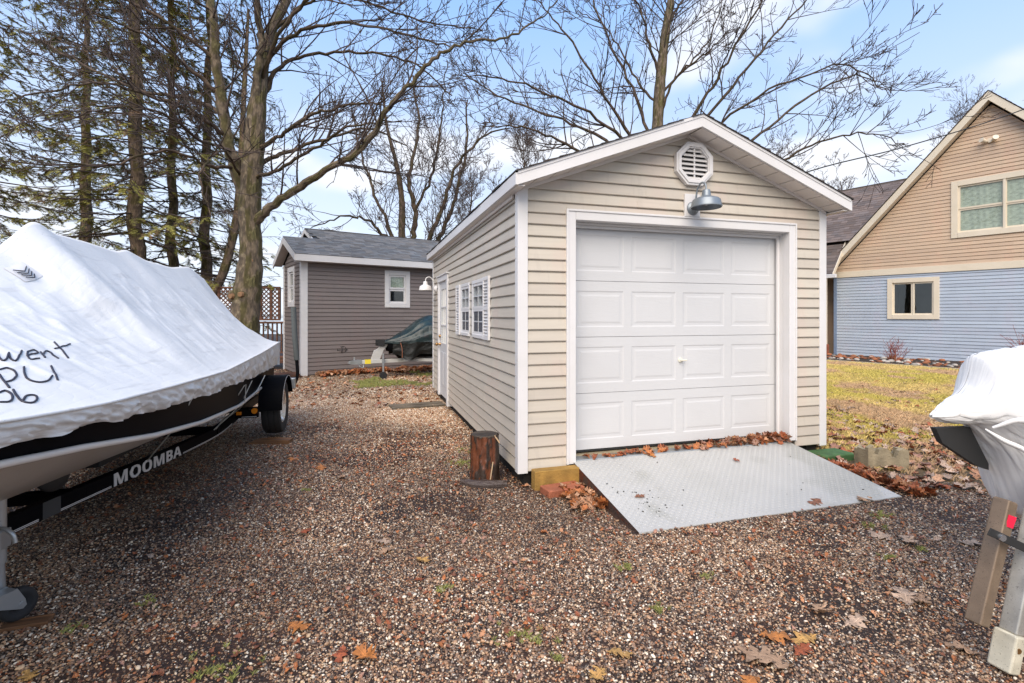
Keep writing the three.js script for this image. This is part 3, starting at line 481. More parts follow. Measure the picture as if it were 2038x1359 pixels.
  part('column_base', bx(-.66, -.14, 0, .42, .21, .74), M.brick, h);
  part('wing_wall', bx(-4.2, .8, 2.9, 4.3, -.55, -.45), M.peach[1], h);
  part('house_wall', bx(-4.2, -.02, 0, 4.3, -6, -.56), M.peach[1], h);
  // flood light in the gable
  const f = thing('flood_light', 'small twin flood light under the house gable peak', 'flood light', ...(() => { const [x, z] = hWor(4.33, .02); return [x, 6.88, z]; })(), HA);
  part('base_plate', new THREE.CylinderGeometry(.07, .07, .04, 18).rotateX(Math.PI / 2).translate(0, 0, .02), M.cream, f);
  for (const s of [-1, 1]) part('lamp_head', [new THREE.CylinderGeometry(.075, .05, .16, 16).rotateX(Math.PI / 2 - .3).rotateY(s * .5).translate(s * .13, .0, .12), tubeG([V(s * .03, 0, .03), V(s * .12, 0, .08)], .015, 8)], M.cream, f);
  // bed and edging in front of the wall
  const o1 = part('mulch_bed', surf(60, 8, (u, v) => { const x = mix(-.3, 9, u), z = mix(-.2, 2.8, v); return [x, .02 + .05 * fbm(x * 4, z * 4, 3, 201) * (1 - v * .4), z, x, z]; }, true), M.mulch, h); 
  const ed = part('edging_strip', bx(-2.5, 9, -.02, .05, 2.8, 3.45, .02), mat([.52, .43, .29], .85, { map: T.concrete }), h);
  for (const o of [o1, ed]) { o.userData.kind = 'structure'; o.position.set(HX, 0, HZ); o.rotation.y = HA; scene.add(o); }
}

// ---------- trees: main limbs as [x, y, z, radius] in metres ----------
const MAPLE = [[[-5.95,-0.06,-11,0.462],[-5.89,0.49,-11,0.385],[-5.84,1.37,-11,0.341],[-5.78,2.08,-11,0.33],[-5.71,2.91,-11,0.275],[-5.74,3.68,-11,0.253],[-5.71,4.45,-11,0.264],[-5.65,5.11,-11,0.247],[-5.6,5.77,-11,0.22],[-5.52,6.54,-11,0.187],[-5.48,7.25,-11.1,0.148],[-5.31,7.97,-11.2,0.121],[-5.07,8.6,-11.3,0.104],[-4.89,9.57,-11.4,0.088],[-4.7,10.79,-11.5,0.06],[-4.63,12.03,-11.6,0.027]],[[-5.84,4.01,-11,0.154],[-6.04,4.72,-11,0.154],[-6.15,5.29,-10.9,0.137],[-6.25,6.12,-10.8,0.132],[-6.3,6.94,-10.7,0.115],[-6.3,7.63,-10.6,0.104],[-6.37,8.16,-10.6,0.099],[-6.45,8.93,-10.5,0.077],[-6.54,10.11,-10.4,0.033]],[[-5.58,5.82,-11,0.103],[-5.46,6.66,-10.8,0.094],[-5.34,7.26,-10.7,0.085],[-5.37,7.84,-10.6,0.076],[-5.29,8.72,-10.5,0.06],[-5.14,9.7,-10.4,0.03]],[[-5.71,3.48,-11,0.12],[-5.44,3.66,-10.9,0.098],[-5.07,3.91,-10.8,0.083],[-4.44,4.23,-10.6,0.075],[-3.8,4.52,-10.3,0.066],[-3.22,4.71,-10.1,0.061],[-2.79,5.08,-10,0.058],[-2.51,5.49,-9.9,0.051],[-2.15,5.84,-9.8,0.044],[-1.62,6.28,-9.6,0.037],[-1.23,6.52,-9.5,0.031],[-0.65,6.65,-9.4,0.024],[-0.08,6.64,-9.3,0.021],[0.47,6.91,-9.2,0.015],[0.83,7.21,-9.1,0.009]],[[-5.62,5.11,-11,0.077],[-4.91,5.33,-10.7,0.053],[-4.36,5.54,-10.4,0.047],[-3.76,5.66,-10.2,0.041],[-2.99,5.73,-10,0.03],[-2.34,5.55,-9.8,0.015]],[[-5.54,6.97,-11.1,0.078],[-4.68,7.64,-10.9,0.054],[-3.52,7.71,-10.7,0.043],[-2.3,7.41,-10.5,0.032],[-1.23,6.99,-10.3,0.021]],[[-5.55,6.21,-11,0.088],[-5.07,7.18,-11.3,0.057],[-4.24,7.51,-11.5,0.046],[-3.29,7.67,-11.8,0.035],[-2.27,7.48,-12,0.03],[-1.45,6.84,-12.2,0.018]],[[-5.69,4.72,-11,0.088],[-5.23,5.18,-11.4,0.057],[-4.47,5.61,-11.8,0.047],[-3.53,6.05,-12.2,0.037],[-2.59,5.69,-12.4,0.019]],[[-5.73,4.45,-11,0.066],[-4.76,4.66,-10.6,0.048],[-3.9,5.03,-10.3,0.041],[-3.22,5.32,-10.1,0.03],[-2.17,5.34,-9.9,0.015]],[[-5.52,6.54,-11,0.066],[-4.82,7.46,-10.5,0.052],[-3.87,8.11,-10.2,0.041],[-2.59,8.38,-10,0.03]],[[-5.31,7.86,-11.2,0.056],[-4.59,8.72,-11.5,0.046],[-3.53,8.91,-11.8,0.035],[-2.27,8.56,-12,0.03],[-0.72,8.43,-12.2,0.018]],[[-6.04,4.72,-11,0.066],[-6.23,4.6,-10.4,0.042],[-6.65,4.71,-9.8,0.034],[-7.37,4.18,-9,0.027],[-8.15,4.2,-8.5,0.013]],[[-6.18,5.4,-10.9,0.076],[-6.38,5.55,-10.3,0.052],[-6.9,5.7,-9.6,0.038],[-7.37,5.67,-9,0.027],[-7.89,5.22,-8.4,0.021],[-8.15,4.88,-8,0.012]],[[-6.27,6.23,-10.8,0.076],[-6.75,6.68,-10.4,0.052],[-7.19,7.03,-10,0.04],[-7.67,7.14,-9.6,0.029],[-8.36,7.28,-9.2,0.018]],[[-6.2,5.8,-10.8,0.065],[-7.16,6.35,-11.2,0.05],[-8.27,6.59,-11.5,0.046],[-10.19,7.48,-12,0.036],[-12.04,8.49,-12.3,0.025]],[[-6.3,6.94,-10.7,0.064],[-6.93,7.4,-10.2,0.046],[-7.73,7.75,-9.8,0.034],[-8.73,7.66,-9.5,0.019]],[[-6.09,5.08,-10.9,0.054],[-5.94,4.84,-9.6,0.038],[-5.93,4.92,-8.6,0.03],[-6.23,4.72,-7.8,0.019],[-6.62,4.22,-7.2,0.011]],[[-5.93,4.56,-11,0.044],[-5.67,4.71,-9.8,0.029],[-5.57,4.09,-9,0.027],[-5.15,3.2,-8.6,0.013]]];
const LOCUST = [[[4.54,2.59,-16,0.416],[4.59,5.95,-16,0.304],[4.64,7.71,-16,0.24],[4.74,9.15,-16,0.224],[4.9,10.59,-16,0.192],[5.06,11.55,-16,0.16],[5.22,13.15,-16,0.112],[5.33,15.07,-16,0.048]],[[4.58,5.79,-16,0.128],[3.45,7.4,-15.6,0.086],[2.45,8.77,-15.2,0.061],[1.52,10.02,-15,0.045],[0.75,10.79,-14.8,0.03]],[[4.58,5.95,-16,0.112],[2.71,7.28,-15,0.075],[1.17,7.85,-14.5,0.058],[-0.27,8.12,-14,0.042],[-1.62,8.0,-13.6,0.02]],[[4.58,6.43,-16,0.112],[4.12,8.52,-16.4,0.082],[3.38,10.37,-16.8,0.067],[2.74,12.18,-17,0.051],[2.43,13.68,-17.2,0.026]],[[4.58,5.63,-16,0.112],[2.66,7.49,-16.5,0.083],[1.04,8.35,-17,0.068],[-0.67,9.16,-17.3,0.052],[-1.57,9.91,-17.6,0.026]],[[4.58,5.31,-16,0.112],[1.97,6.42,-15,0.075],[0.45,6.87,-14.4,0.05],[-0.83,6.79,-14,0.028]],[[4.58,5.95,-16,0.128],[5.94,8.18,-15.6,0.086],[6.7,9.53,-15.2,0.061],[7.44,10.92,-15,0.045],[7.71,11.68,-14.8,0.022]],[[4.58,5.63,-16,0.128],[6.58,8.19,-16.4,0.09],[8.42,10.45,-16.8,0.067],[9.96,12.18,-17,0.043]],[[4.58,5.47,-16,0.112],[6.31,7.32,-15,0.075],[7.84,8.21,-14.5,0.051],[9.39,8.47,-14,0.035],[10.36,7.54,-13.8,0.017]],[[4.58,5.15,-16,0.112],[7.61,7.08,-16.5,0.083],[9.71,8.69,-17,0.068],[11.78,9.77,-17.3,0.043],[13.23,9.43,-17.5,0.021]],[[4.58,4.83,-16,0.112],[7.87,6.01,-15.4,0.069],[9.02,6.65,-15,0.052],[10.37,6.87,-14.8,0.037],[11.4,6.51,-14.6,0.018]],[[4.64,7.71,-16,0.096],[5.16,8.96,-15.6,0.062],[5.83,9.43,-15.3,0.046],[6.46,10.02,-15,0.022]],[[4.74,8.99,-16,0.096],[4.25,10.1,-15.7,0.063],[3.89,11.08,-15.5,0.046],[3.23,11.87,-15.3,0.023]],[[4.7,8.51,-16,0.08],[5.76,9.67,-16.4,0.057],[6.7,10.99,-16.7,0.042],[7.16,12.52,-17,0.02]],[[4.69,8.19,-16,0.08],[3.98,9.39,-16.5,0.058],[3.23,11.1,-16.9,0.042],[2.24,11.9,-17.1,0.021]],[[4.9,10.59,-16,0.08],[5.56,11.74,-16.3,0.057],[6.32,12.92,-16.6,0.033]]];
const BACKTREE = [[[-5.26,-0.23,-24,0.528],[-5.14,4.09,-24,0.336],[-5.26,5.29,-24,0.24],[-5.26,6.97,-24,0.192],[-5.5,8.65,-24,0.144],[-5.98,10.57,-24,0.096],[-6.22,12.73,-24,0.048]],[[-5.11,4.09,-24,0.288],[-4.79,5.34,-24.3,0.243],[-4.73,6.6,-24.5,0.22],[-5.06,8.39,-24.8,0.174],[-4.67,10.7,-25,0.125],[-4.96,13.55,-25.2,0.063]],[[-5.06,3.85,-24,0.288],[-3.99,4.99,-23.6,0.212],[-3.19,6.7,-23.3,0.163],[-2.62,8.24,-23,0.127],[-1.33,9.48,-22.6,0.09],[-0.09,9.82,-22.3,0.045]],[[-5.11,3.61,-24,0.24],[-3.64,5.11,-24.4,0.195],[-2.83,7.15,-24.8,0.149],[-2.35,9.7,-25,0.112],[-2.24,12.29,-25.2,0.063]],[[-5.18,4.09,-24,0.216],[-5.99,5.23,-23.6,0.142],[-6.59,5.86,-23.2,0.104],[-7.5,6.01,-22.8,0.08],[-8.94,5.44,-22.4,0.034]],[[-5.18,4.33,-24,0.192],[-6.08,6.09,-24.4,0.146],[-6.89,7.87,-24.7,0.123],[-7.6,9.95,-25,0.088],[-8.04,12.03,-25.2,0.045]],[[-4.73,6.6,-24.5,0.147],[-3.73,8.71,-24.2,0.109],[-3.34,11.29,-24,0.072],[-3.07,13.59,-23.8,0.036]]];
for (const T of [LOCUST, BACKTREE]) T.forEach((l, k) => l.forEach((p) => { p[3] *= k ? .55 : .72; }));
MAPLE.forEach((l, k) => k < 3 && l.forEach((p) => { p[3] *= .86; }));
MAPLE.forEach((l, k) => k > 3 && l.forEach((p) => { p[3] *= .72; }));
LOCUST[0].unshift([4.5, -.1, -16, .46]);
const vec = (a) => V(a[0], a[1], a[2]);
// twigs grown from a branch: p start, d direction, len, r radius, lv levels left
function grow(tb, p, d, len, r, lv, o) {
  const n = lv > 1 ? 6 : 4, pts = [p.clone()], rad = [r], q = p.clone(), dir = d.clone(), bend = V(rr(-1, 1), rr(-1, 1), rr(-1, 1)).multiplyScalar(.10);
  for (let k = 1; k <= n; k++) {
    dir.add(bend).add(V(rr(-1, 1), rr(-1, 1), rr(-1, 1)).multiplyScalar(o.crook ?? .13)); dir.y += o.lift ?? .04; dir.normalize();
    q.addScaledVector(dir, len / n); pts.push(q.clone()); rad.push(Math.max(o.min ?? .0028, r * (1 - .72 * k / n)));
  }
  tb.tube(pts, rad, lv > 1 ? 5 : 3);
  if (lv > 0) {
    const c = Math.round((o.kids ?? 5) * rr(.7, 1.2));
    for (let k = 0; k < c; k++) {
      const t = rr(.18, .98), i = Math.min(n - 1, Math.floor(t * n)), s = pts[i].clone().lerp(pts[i + 1], t * n - i), dd = pts[i + 1].clone().sub(pts[i]).normalize();
      const side = V(rr(-1, 1), rr(-.6, 1), rr(-1, 1)); side.addScaledVector(dd, -side.dot(dd)).normalize();
      const a = rr(.45, .95); dd.multiplyScalar(Math.cos(a)).addScaledVector(side, Math.sin(a));
      grow(tb, s, dd, len * rr(.32, .62) * (1 - .35 * t), Math.max(o.min ?? .0028, rad[i] * .6), lv - 1, o);
    }
  }
}
function bareTree(name, label, limbs, o = {}) {
  const first = limbs[0][0], g = thing(name, label, 'tree', first[0], 0, first[2], 0, o.group), off = V(first[0], 0, first[2]);
  const wood = new TB(), arms = new TB(), tw = new TB();
  limbs.forEach((lb, li) => {
    const P = lb.map((a) => vec(a).sub(off)), rs = lb.map((a) => a[3]), N = lb.length * 5, cv = new THREE.CatmullRomCurve3(P), pts = [], rad = [];
    for (let k = 0; k <= N; k++) { const t = k / N, f = t * (lb.length - 1), i = Math.min(lb.length - 2, Math.floor(f)); pts.push(cv.getPoint(t)); rad.push(mix(rs[i], rs[i + 1], f - i)); }
    for (let k = 1; k <= N; k++) rad[k] *= rr(.93, 1.08);
    if (li) for (let k = 2; k < N; k++) { const w = o.wob ?? .03; pts[k].add(V(rr(-w, w), rr(-w, w), rr(-w, w))); }
    (li <= (o.stems ?? 0) ? wood : arms).tube(pts, rad, li === 0 ? 14 : 8);
    const L = cv.getLength(), cnt = Math.round(L * (li === 0 ? (o.trunkDens ?? .8) : (o.dens ?? 3.2)));
    for (let k = 0; k < cnt; k++) {
      const t = li === 0 ? rr(o.trunkFrom ?? .6, 1) : rr(.15, 1), i = Math.min(N - 1, Math.floor(t * N)), dd = pts[i + 1].clone().sub(pts[i]).normalize(), side = V(rr(-1, 1), rr(-.5, 1), rr(-1, 1)); side.addScaledVector(dd, -side.dot(dd)).normalize();
      const a = rr(.5, 1.0); dd.multiplyScalar(Math.cos(a)).addScaledVector(side, Math.sin(a));
      grow(tw, pts[i], dd, (o.len ?? 1.6) * rr(.5, 1.25) * (li === 0 ? 1.2 : 1 - .3 * t), Math.min(rad[i] * .55, o.rmax ?? .022), o.lv ?? 2, o);
    }
  });
  part('trunk', wood.geo(), o.bark || M.bark, g); if (arms.p.length) part('limbs', arms.geo(), o.bark || M.limb, g); part('crown', tw.geo(), o.twig || M.twig, g);
  return g;
}
R = mulberry(21);
const maple = bareTree('bare_tree', 'thick mossy bare tree with sawn knots behind the wrapped boat', MAPLE, { stems: 3, dens: 2.9, len: 2.1, lv: 2, kids: 4, min: .0062, crook: .09, lift: .015 });
// sawn knots and swellings on its trunk
for (const [x, y, z, s] of [[.05, 1.95, .24, .085], [.20, 2.68, .10, .07], [-.20, 1.92, .14, .09]]) {
  const k = part('burl', new THREE.SphereGeometry(s * 1.5, 16, 12).scale(1, 1.1, .7).translate(x + .12, y, z - .03), M.bark, maple);
  part('sawn_knot', new THREE.CylinderGeometry(s * .62, s * .8, .05, 18).rotateX(Math.PI / 2).rotateY(x * 1.2 - .2).translate(x + .13, y, z + s * .95), M.cut, k);
}
R = mulberry(22);
bareTree('bare_tree', 'tall straight bare tree rising behind the tan garage', LOCUST, { dens: 2.0, len: 2.4, lv: 2, kids: 4, min: .008, crook: .07, lift: .05, trunkFrom: .55, trunkDens: 2.2, wob: .05 });
R = mulberry(23);
bareTree('bare_tree', 'several-stemmed bare tree behind the grey cottage roof', BACKTREE, { dens: 2.6, len: 2.4, lv: 2, kids: 5, min: .009, crook: .15, lift: .04, bark: M.barkFar, twig: M.twigFar, wob: .08 });
// generated bare trees farther back
function farTree(label, x, z, h, spread, n, seed, o = {}) {
  R = mulberry(seed); const limbs = [[]]; for (let k = 0; k <= 6; k++) limbs[0].push([x + rr(-.1, .1) * k * .4, h * k / 6, z, Math.max(.02, h * .014 * (1 - k / 6.3))]);
  for (let k = 0; k < n; k++) { const t = rr(.22, .85), a = rr(0, 6.28), y0 = h * t, l = spread * (1.15 - t) * rr(.7, 1.2), b = []; for (let j = 0; j <= 3; j++) { const u = j / 3; b.push([x + Math.cos(a) * l * u, y0 + h * .30 * u * rr(.8, 1.1), z + Math.sin(a) * l * u, Math.max(.01, h * .006 * (1 - u) * (1.1 - t))]); } limbs.push(b); }
  return bareTree('bare_tree', label, limbs, { dens: 2.4, len: h * .12, lv: 2, kids: 5, min: .008, crook: .12, lift: .07, bark: M.barkFar, twig: M.twigFar, trunkFrom: .3, trunkDens: 3, wob: .06, group: 'bare trees in the distance', ...o });
}
farTree('upright bushy bare tree behind the left slope of the garage roof', .8, -30, 12.5, 4, 16, 31);
farTree('bare tree in the gap between the garage and the house roof', 20.5, -31, 9.8, 3.6, 18, 32);
farTree('thin bare tree rising behind the ridge of the house wing', 33, -37, 14.2, 3.5, 16, 33);
farTree('slim bare tree just over the house rake near the peak', 39.5, -43, 19, 3.2, 12, 36);
farTree('distant bare tree behind the cottage ridge beside the garage eave', -3.0, -36, 12, 4, 16, 34);
farTree('low bare tree over the right slope of the garage roof', 15.6, -30, 11, 4.5, 14, 35);

// ---------- spruces ----------
const spray = (() => {   // one drooping twig with needles
  const t = new TB(); t.tube([V(0, 0, 0), V(.12, -.01, 0), V(.25, -.04, 0)], [.005, .004, .002], 3); const pos = [], nor = []; const rn = mulberry(5);
  const leaf = (a, b, w) => { const d = b.clone().sub(a), s = d.clone().cross(V(rn() - .5, 1, rn() - .5)).normalize().multiplyScalar(w), up = s.clone().cross(d).normalize(); for (const q of [a.clone().add(s), a.clone().sub(s), b]) { pos.push(q.x, q.y, q.z); nor.push(up.x, up.y, up.z); } };
  for (let k = 0; k < 46; k++) { const u = rn(), x = .02 + .24 * u, sgn = k % 2 ? 1 : -1, st = V(x, -.04 * u * u, 0), l = .075 * (1.1 - .5 * u); leaf(st, st.clone().add(V(l * .75, (rn() - .62) * .05, sgn * l * (.5 + .6 * rn()))), .0075); }
  const g = new THREE.BufferGeometry(); g.setAttribute('position', new THREE.Float32BufferAttribute(pos, 3)); g.computeVertexNormals(); g.setAttribute('uv', new THREE.Float32BufferAttribute(new Float32Array(pos.length / 3 * 2), 2)); return g;
})();
const needleM = mat([1, 1, 1], .8);
function spruce(label, x, z, h, r, lean, seed, o = {}) {
  R = mulberry(seed); const g = thing('spruce_tree', label, 'spruce', x, 0, z, 0, 'spruces behind the wrapped boat'), tb = new TB(), br = new TB(), mats = [], cols = [];
  const tp = [], tr = []; for (let k = 0; k <= 24; k++) { const t = k / 24; tp.push(V(lean[0] * t * t * h + .06 * Math.sin(k * 1.7), h * t - .05, lean[1] * t * t * h + .05 * Math.cos(k * 2.1))); tr.push(r * (1 - .82 * t) * (1 + .25 * Math.exp(-k * 1.2)) + .012); } tb.tube(tp, tr, 12);
  const n = o.n ?? 120, m = new THREE.Matrix4(), qt = new THREE.Quaternion(), one = V(1, 1, 1);
  for (let b = 0; b < n; b++) {
    const t = mix(o.from ?? .1, .985, Math.pow((b + R()) / n, .9)), i = Math.floor(t * 24), p = tp[i].clone().lerp(tp[Math.min(24, i + 1)], t * 24 - i), az = b * 2.399 + rr(-.4, .4);
    const L = (o.L ?? 4.2) * Math.pow(1 - t, .55) * rr(.65, 1.1) * sm(0, .12, t + .06), dir = V(Math.cos(az), 0, Math.sin(az)), pts = [], rad = [], N = 9, dr = mix(.34, .02, t) * rr(.6, 1.4);
    const bare = R() < mix(o.bare ?? .45, .08, sm(.25, .7, t)), gr = fbm(b * .7, seed, 2, 300), green = o.green ?? 0;
    for (let k = 0; k <= N; k++) { const u = k / N; pts.push(p.clone().addScaledVector(dir, L * u).add(V(rr(-.03, .03), -dr * L * (u - .55 * u * u * u) + rr(-.02, .02), rr(-.03, .03)))); rad.push(mix(.028, .005, u) * (1.15 - t * .6)); }
    br.tube(pts, rad, 4);
    const tw = Math.round(L * 5);
    for (let k = 0; k < tw; k++) {
      const u = rr(.18, 1), j = Math.min(N - 1, Math.floor(u * N)), s = pts[j].clone().lerp(pts[j + 1], u * N - j), sg = k % 2 ? 1 : -1, side = V(-dir.z * sg, 0, dir.x * sg), l = rr(.25, .75) * (1.15 - u * .6), td = dir.clone().multiplyScalar(.75).addScaledVector(side, .75).add(V(0, -rr(.12, .6), 0)).normalize();
      const e = s.clone().addScaledVector(td, l), md = s.clone().addScaledVector(td, l * .5).add(V(0, .02, 0)); br.tube([s, md, e], [.007, .005, .003], 3);
      const ns = bare ? (R() < .35 ? 1 : 0) : 1 + Math.round(l * 4.8);
      for (let a = 0; a < ns; a++) {
        const v = rr(.15, 1), pp = s.clone().lerp(e, v), yaw = Math.atan2(-td.z, td.x) + rr(-.9, .9); qt.setFromEuler(new THREE.Euler(rr(-.5, .5), yaw, -rr(.05, .7), 'YXZ')); const sc = rr(.7, 1.35);
        m.compose(pp, qt, one.clone().multiplyScalar(sc)); mats.push(m.clone());
        const k2 = rr(.6, 1.35), br2 = R() < .2 ? 1 : 0, gg = clamp(green + (gr - .5) * 1.6); cols.push(br2 ? [.22 * k2, .135 * k2, .07 * k2] : [mix(.14, .34, gg) * k2, mix(.14, .31, gg) * k2, mix(.05, .06, gg) * k2]);
      }
    }
  }
  part('trunk', tb.geo(), M.barkDark, g); part('branches', br.geo(), M.twig, g);
  const im = new THREE.InstancedMesh(spray, needleM, mats.length), cc = new THREE.Color(); mats.forEach((q, k) => { im.setMatrixAt(k, q); im.setColorAt(k, cc.setRGB(...cols[k])); }); im.name = 'needles'; im.castShadow = im.receiveShadow = true; im.userData.kind = 'stuff'; g.add(im);
}
spruce('stout spruce trunk leftmost of those rising behind the boat cover peak', -11.2, -15, 17, .21, [0, 0], 41, { L: 4.6, bare: .3, n: 120, green: .55 });
spruce('twin spruce stem pressed close beside the stout mossy one', -11.75, -15.6, 18, .15, [-.004, 0], 42, { L: 4.2, bare: .5, n: 80, green: .4 });
spruce('thin dark spruce between the paired trunks and the thick mossy tree', -11.5, -17, 16, .17, [0, 0], 43, { L: 3.8, bare: .6, n: 85, green: .3 });
spruce('slightly leaning spruce just behind the thick mossy tree', -11.0, -18, 17, .20, [.02, 0], 44, { L: 3.6, bare: .7, n: 78, green: .2 });
spruce('broad green spruce at the edge of the frame behind the boat', -16.2, -14.5, 17, .3, [0, 0], 45, { L: 5.2, bare: .05, n: 150, green: .85 });
spruce('dense spruce far back beyond the boat', -19.5, -23, 18, .3, [0, 0], 46, { L: 5, bare: .2, n: 120, green: .25 });
spruce('evergreen top showing beyond the far slope of the house roof', 40.5, -38.5, 19.5, .3, [0, 0], 47, { L: 3.6, bare: 0, n: 90, green: .8, from: .5 });
// leaning stem between the spruces and the mossy tree
R = mulberry(48);
bareTree('bare_tree', 'slender leaning stem between the spruces and the mossy tree', [[[-10.2, -.05, -16, .17], [-9.9, 1.6, -16, .15], [-9.3, 2.6, -16, .14], [-8.9, 4.2, -16.1, .12], [-8.75, 6.2, -16.2, .10], [-8.7, 8.5, -16.3, .08], [-8.6, 11.5, -16.4, .04]]], { dens: 2, len: 1.2, trunkFrom: .4, trunkDens: 3, lv: 2, bark: M.barkDark });

// ---------- wrapped boat and its trailer ----------
const tab = (t) => (z) => { if (z <= t[0][0]) return t[0][1]; for (let k = 1; k < t.length; k++) if (z <= t[k][0]) { const [a, b] = t[k - 1], [c, d] = t[k]; return mix(b, d, (z - a) / (c - a)); } return t[t.length - 1][1]; };
const soft = (f, w) => (z) => (f(z - w) + f(z - w / 2) + f(z) * 2 + f(z + w / 2) + f(z + w)) / 6;
const BW = soft(tab([[-.95, .95], [.65, 1.05], [2.3, 1.12], [3.4, 1.15], [4.2, 1.15], [4.7, 1.08], [5.3, .85], [5.8, .45], [6.05, .05]]), .12);
const BF = soft(tab([[-.95, 1.13], [.7, 1.09], [2.3, 1.06], [3.4, 1.095], [4.2, 1.12], [4.7, 1.147], [6.05, 1.25]]), .2);
const BR = soft(tab([[-.95, 2.0], [-.37, 2.117], [.18, 2.053], [.83, 2.065], [1.256, 2.125], [1.44, 2.08], [1.93, 2.10], [2.38, 2.105], [2.48, 2.15], [2.60, 2.15], [2.70, 2.08], [2.885, 1.9], [3.4, 1.78], [4.2, 1.66], [5.2, 1.45], [6.05, 1.26]]), .07);
const BP = tab([[-.95, 1.7], [.6, 1.25], [3.2, 1.15], [4, 1.0], [6.05, 1]]);
const skirtY = tab([[-.95, .804], [.54, .835], [1.67, .884], [2.85, .932], [3.65, .978], [4.3, 1.037], [4.65, 1.041], [6.05, 1.12]]);
const strakeY = tab([[-.95, .655], [.27, .646], [1.46, .640], [2.68, .729], [3.52, .827], [4.21, .935], [4.61, .981], [6.05, 1.09]]);
const coverY = (x, z) => {
  const t = clamp(Math.abs(x) / BW(z)), y = BF(z) + (BR(z) - BF(z)) * Math.pow(1 - t, BP(z)), e = Math.sin(Math.PI * t);
  return y + (fbm(z * 1.6 + 5, x * 3 + 7, 3, 401) - .5) * .05 * e + (fbm(z * 9 - x * 4, x * 2.2 + z, 3, 403) - .5) * .022 * e * sm(.1, .6, t) + .012 * e * Math.pow(Math.abs(Math.sin(z * 4.1 + t * 1.4)), 6) + .013 * e * (Math.pow(1 - Math.abs(fbm(z * 2.6 - x * 1.2, x * 1.4 + z * .6, 3, 405) - .5) * 2, 12) - .15) + .006 * e * (Math.pow(1 - Math.abs(fbm(z * 6 + x * 3, x * 3.4 - z * 2, 3, 407) - .5) * 2, 12) - .15);
};
const BOATA = 15 * D2R;
{
  const b = thing('boat', 'black hulled boat shrink wrapped in white film, peaked like a tent', 'boat', -3.96, 0, -5.94, BOATA);
  const z0 = -.95, z1 = 6.03;
  part('shrink_wrap', surf(440, 130, (u, v) => { const z = mix(z0, z1, u), s = v * 2 - 1, x = BW(z) * s; return [x, coverY(x, z), z, z, x * 1.4]; }, true), M.film, b);
  const skirt = (s) => surf(320, 12, (u, v) => { const z = mix(z0, z1, u), w = BW(z), yt = BF(z), yb = skirtY(z) + (fbm(z * 6, 3, 3, 411) - .5) * .035, k = v, cr = (fbm(z * 14 + v * 3, v * 5 + 2, 3, 412) - .5) * .030 * sm(0, .25, v) + (Math.pow(1 - Math.abs(fbm(z * 9 + v * 2, v * 2.2 - z * 1.5, 3, 413) - .5) * 2, 5) - .4) * .020 * sm(.05, .4, v); return [s * (w + .012 * Math.sin(Math.PI * k) - .035 * k + cr), mix(yt, yb, k), z, z, k * .3]; }, s < 0);
  const sk = part('wrap_skirt', [skirt(1), skirt(-1)], M.film, b);
  part('wrap_stern', surf(40, 16, (u, v) => { const s = u * 2 - 1, x = BW(z0) * s, yt = coverY(x, z0), yb = skirtY(z0); return [x, mix(yb, yt, v), z0 - .02 * Math.sin(v * 3) + (fbm(x * 7, v * 6, 3, 415) - .5) * .02, x, v]; }, true), M.film, b);
  // folded hem along the sheer
  const hem = (s) => { const p = []; for (let k = 0; k <= 120; k++) { const z = mix(z0, z1, k / 120); p.push(V(s * (BW(z) + .003), BF(z) - .002, z)); } return tubeG(p, .008, 6); };
  part('hem', [hem(1), hem(-1)], M.film, b);
  // hull
  const prof = (z, q) => { const w = BW(z) * .965, ys = strakeY(z), kl = z > 4.2 ? mix(.40, 1.06, Math.pow((z - 4.2) / 1.85, 1.6)) : .40; if (q < 1) return [mix(w, w * .955, q), mix(BF(z) - .01, ys, q)]; const t = (q - 1) / 2; return [w * .955 * (1 - t), mix(ys, kl, t) - .03 * Math.sin(Math.PI * t)]; };
  const strip = (s, qa, qb, za, zb, n) => surf(90, n, (u, v) => { const z = mix(za, zb, u), p = prof(z, mix(qa, qb, v) - 1e-6); return [s * p[0], p[1], z, z, v]; }, s < 0);
  part('hull_side', [strip(1, 0, 1, z0 + .01, z1, 8), strip(-1, 0, 1, z0 + .01, z1, 8)], M.black, b);
  part('hull_bottom', [strip(1, 1, 3, z0 + .01, 3.0, 16), strip(-1, 1, 3, z0 + .01, 3.0, 16)], M.black, b);
  part('bow_bottom', [strip(1, 1, 3, 3.0, z1, 16), strip(-1, 1, 3, 3.0, z1, 16)], M.hullWhite, b);
  const sp = (s) => { const p = []; for (let k = 0; k <= 100; k++) { const z = mix(z0 + .01, z1, k / 100); p.push(V(s * BW(z) * .935, strakeY(z), z)); } return tubeG(p, .016, 8); };
  part('rub_strake', [sp(1), sp(-1)], M.hullWhite, b);
  part('transom', surf(2, 2, (u, v) => { const y = mix(.37, 1.13, v), w = .9 * mix(.5, 1, sm(0, .6, v)); return [mix(-w, w, u), y, z0 + .012]; }), M.black, b);
  part('swim_platform', bx(-.75, .75, .60, .65, z0 - .45, z0 - .02, .02), M.blackMatte, b);
  // film vent and marker writing on the wrap
  { const q = (x, z) => V(x, coverY(x, z) + .004, z), v = part('film_vent', [surf(8, 4, (u, w) => { const x = mix(.10, .21, w), z = mix(3.03, 2.86, u), p = q(x, z); return [p.x, p.y + .02 * Math.sin(w * 3.1) * Math.sin(u * 3.1), p.z]; })], M.white, b); for (let k = 0; k < 4; k++) part('vent_slot', tubeG([q(.145 + k * .017, 3.02 - k * .008).add(V(0, .016, 0)), q(.165 + k * .017, 2.95).add(V(0, .022, 0)), q(.14 + k * .017, 2.89 + k * .006).add(V(0, .016, 0))], .003, 4), M.ink, v); }
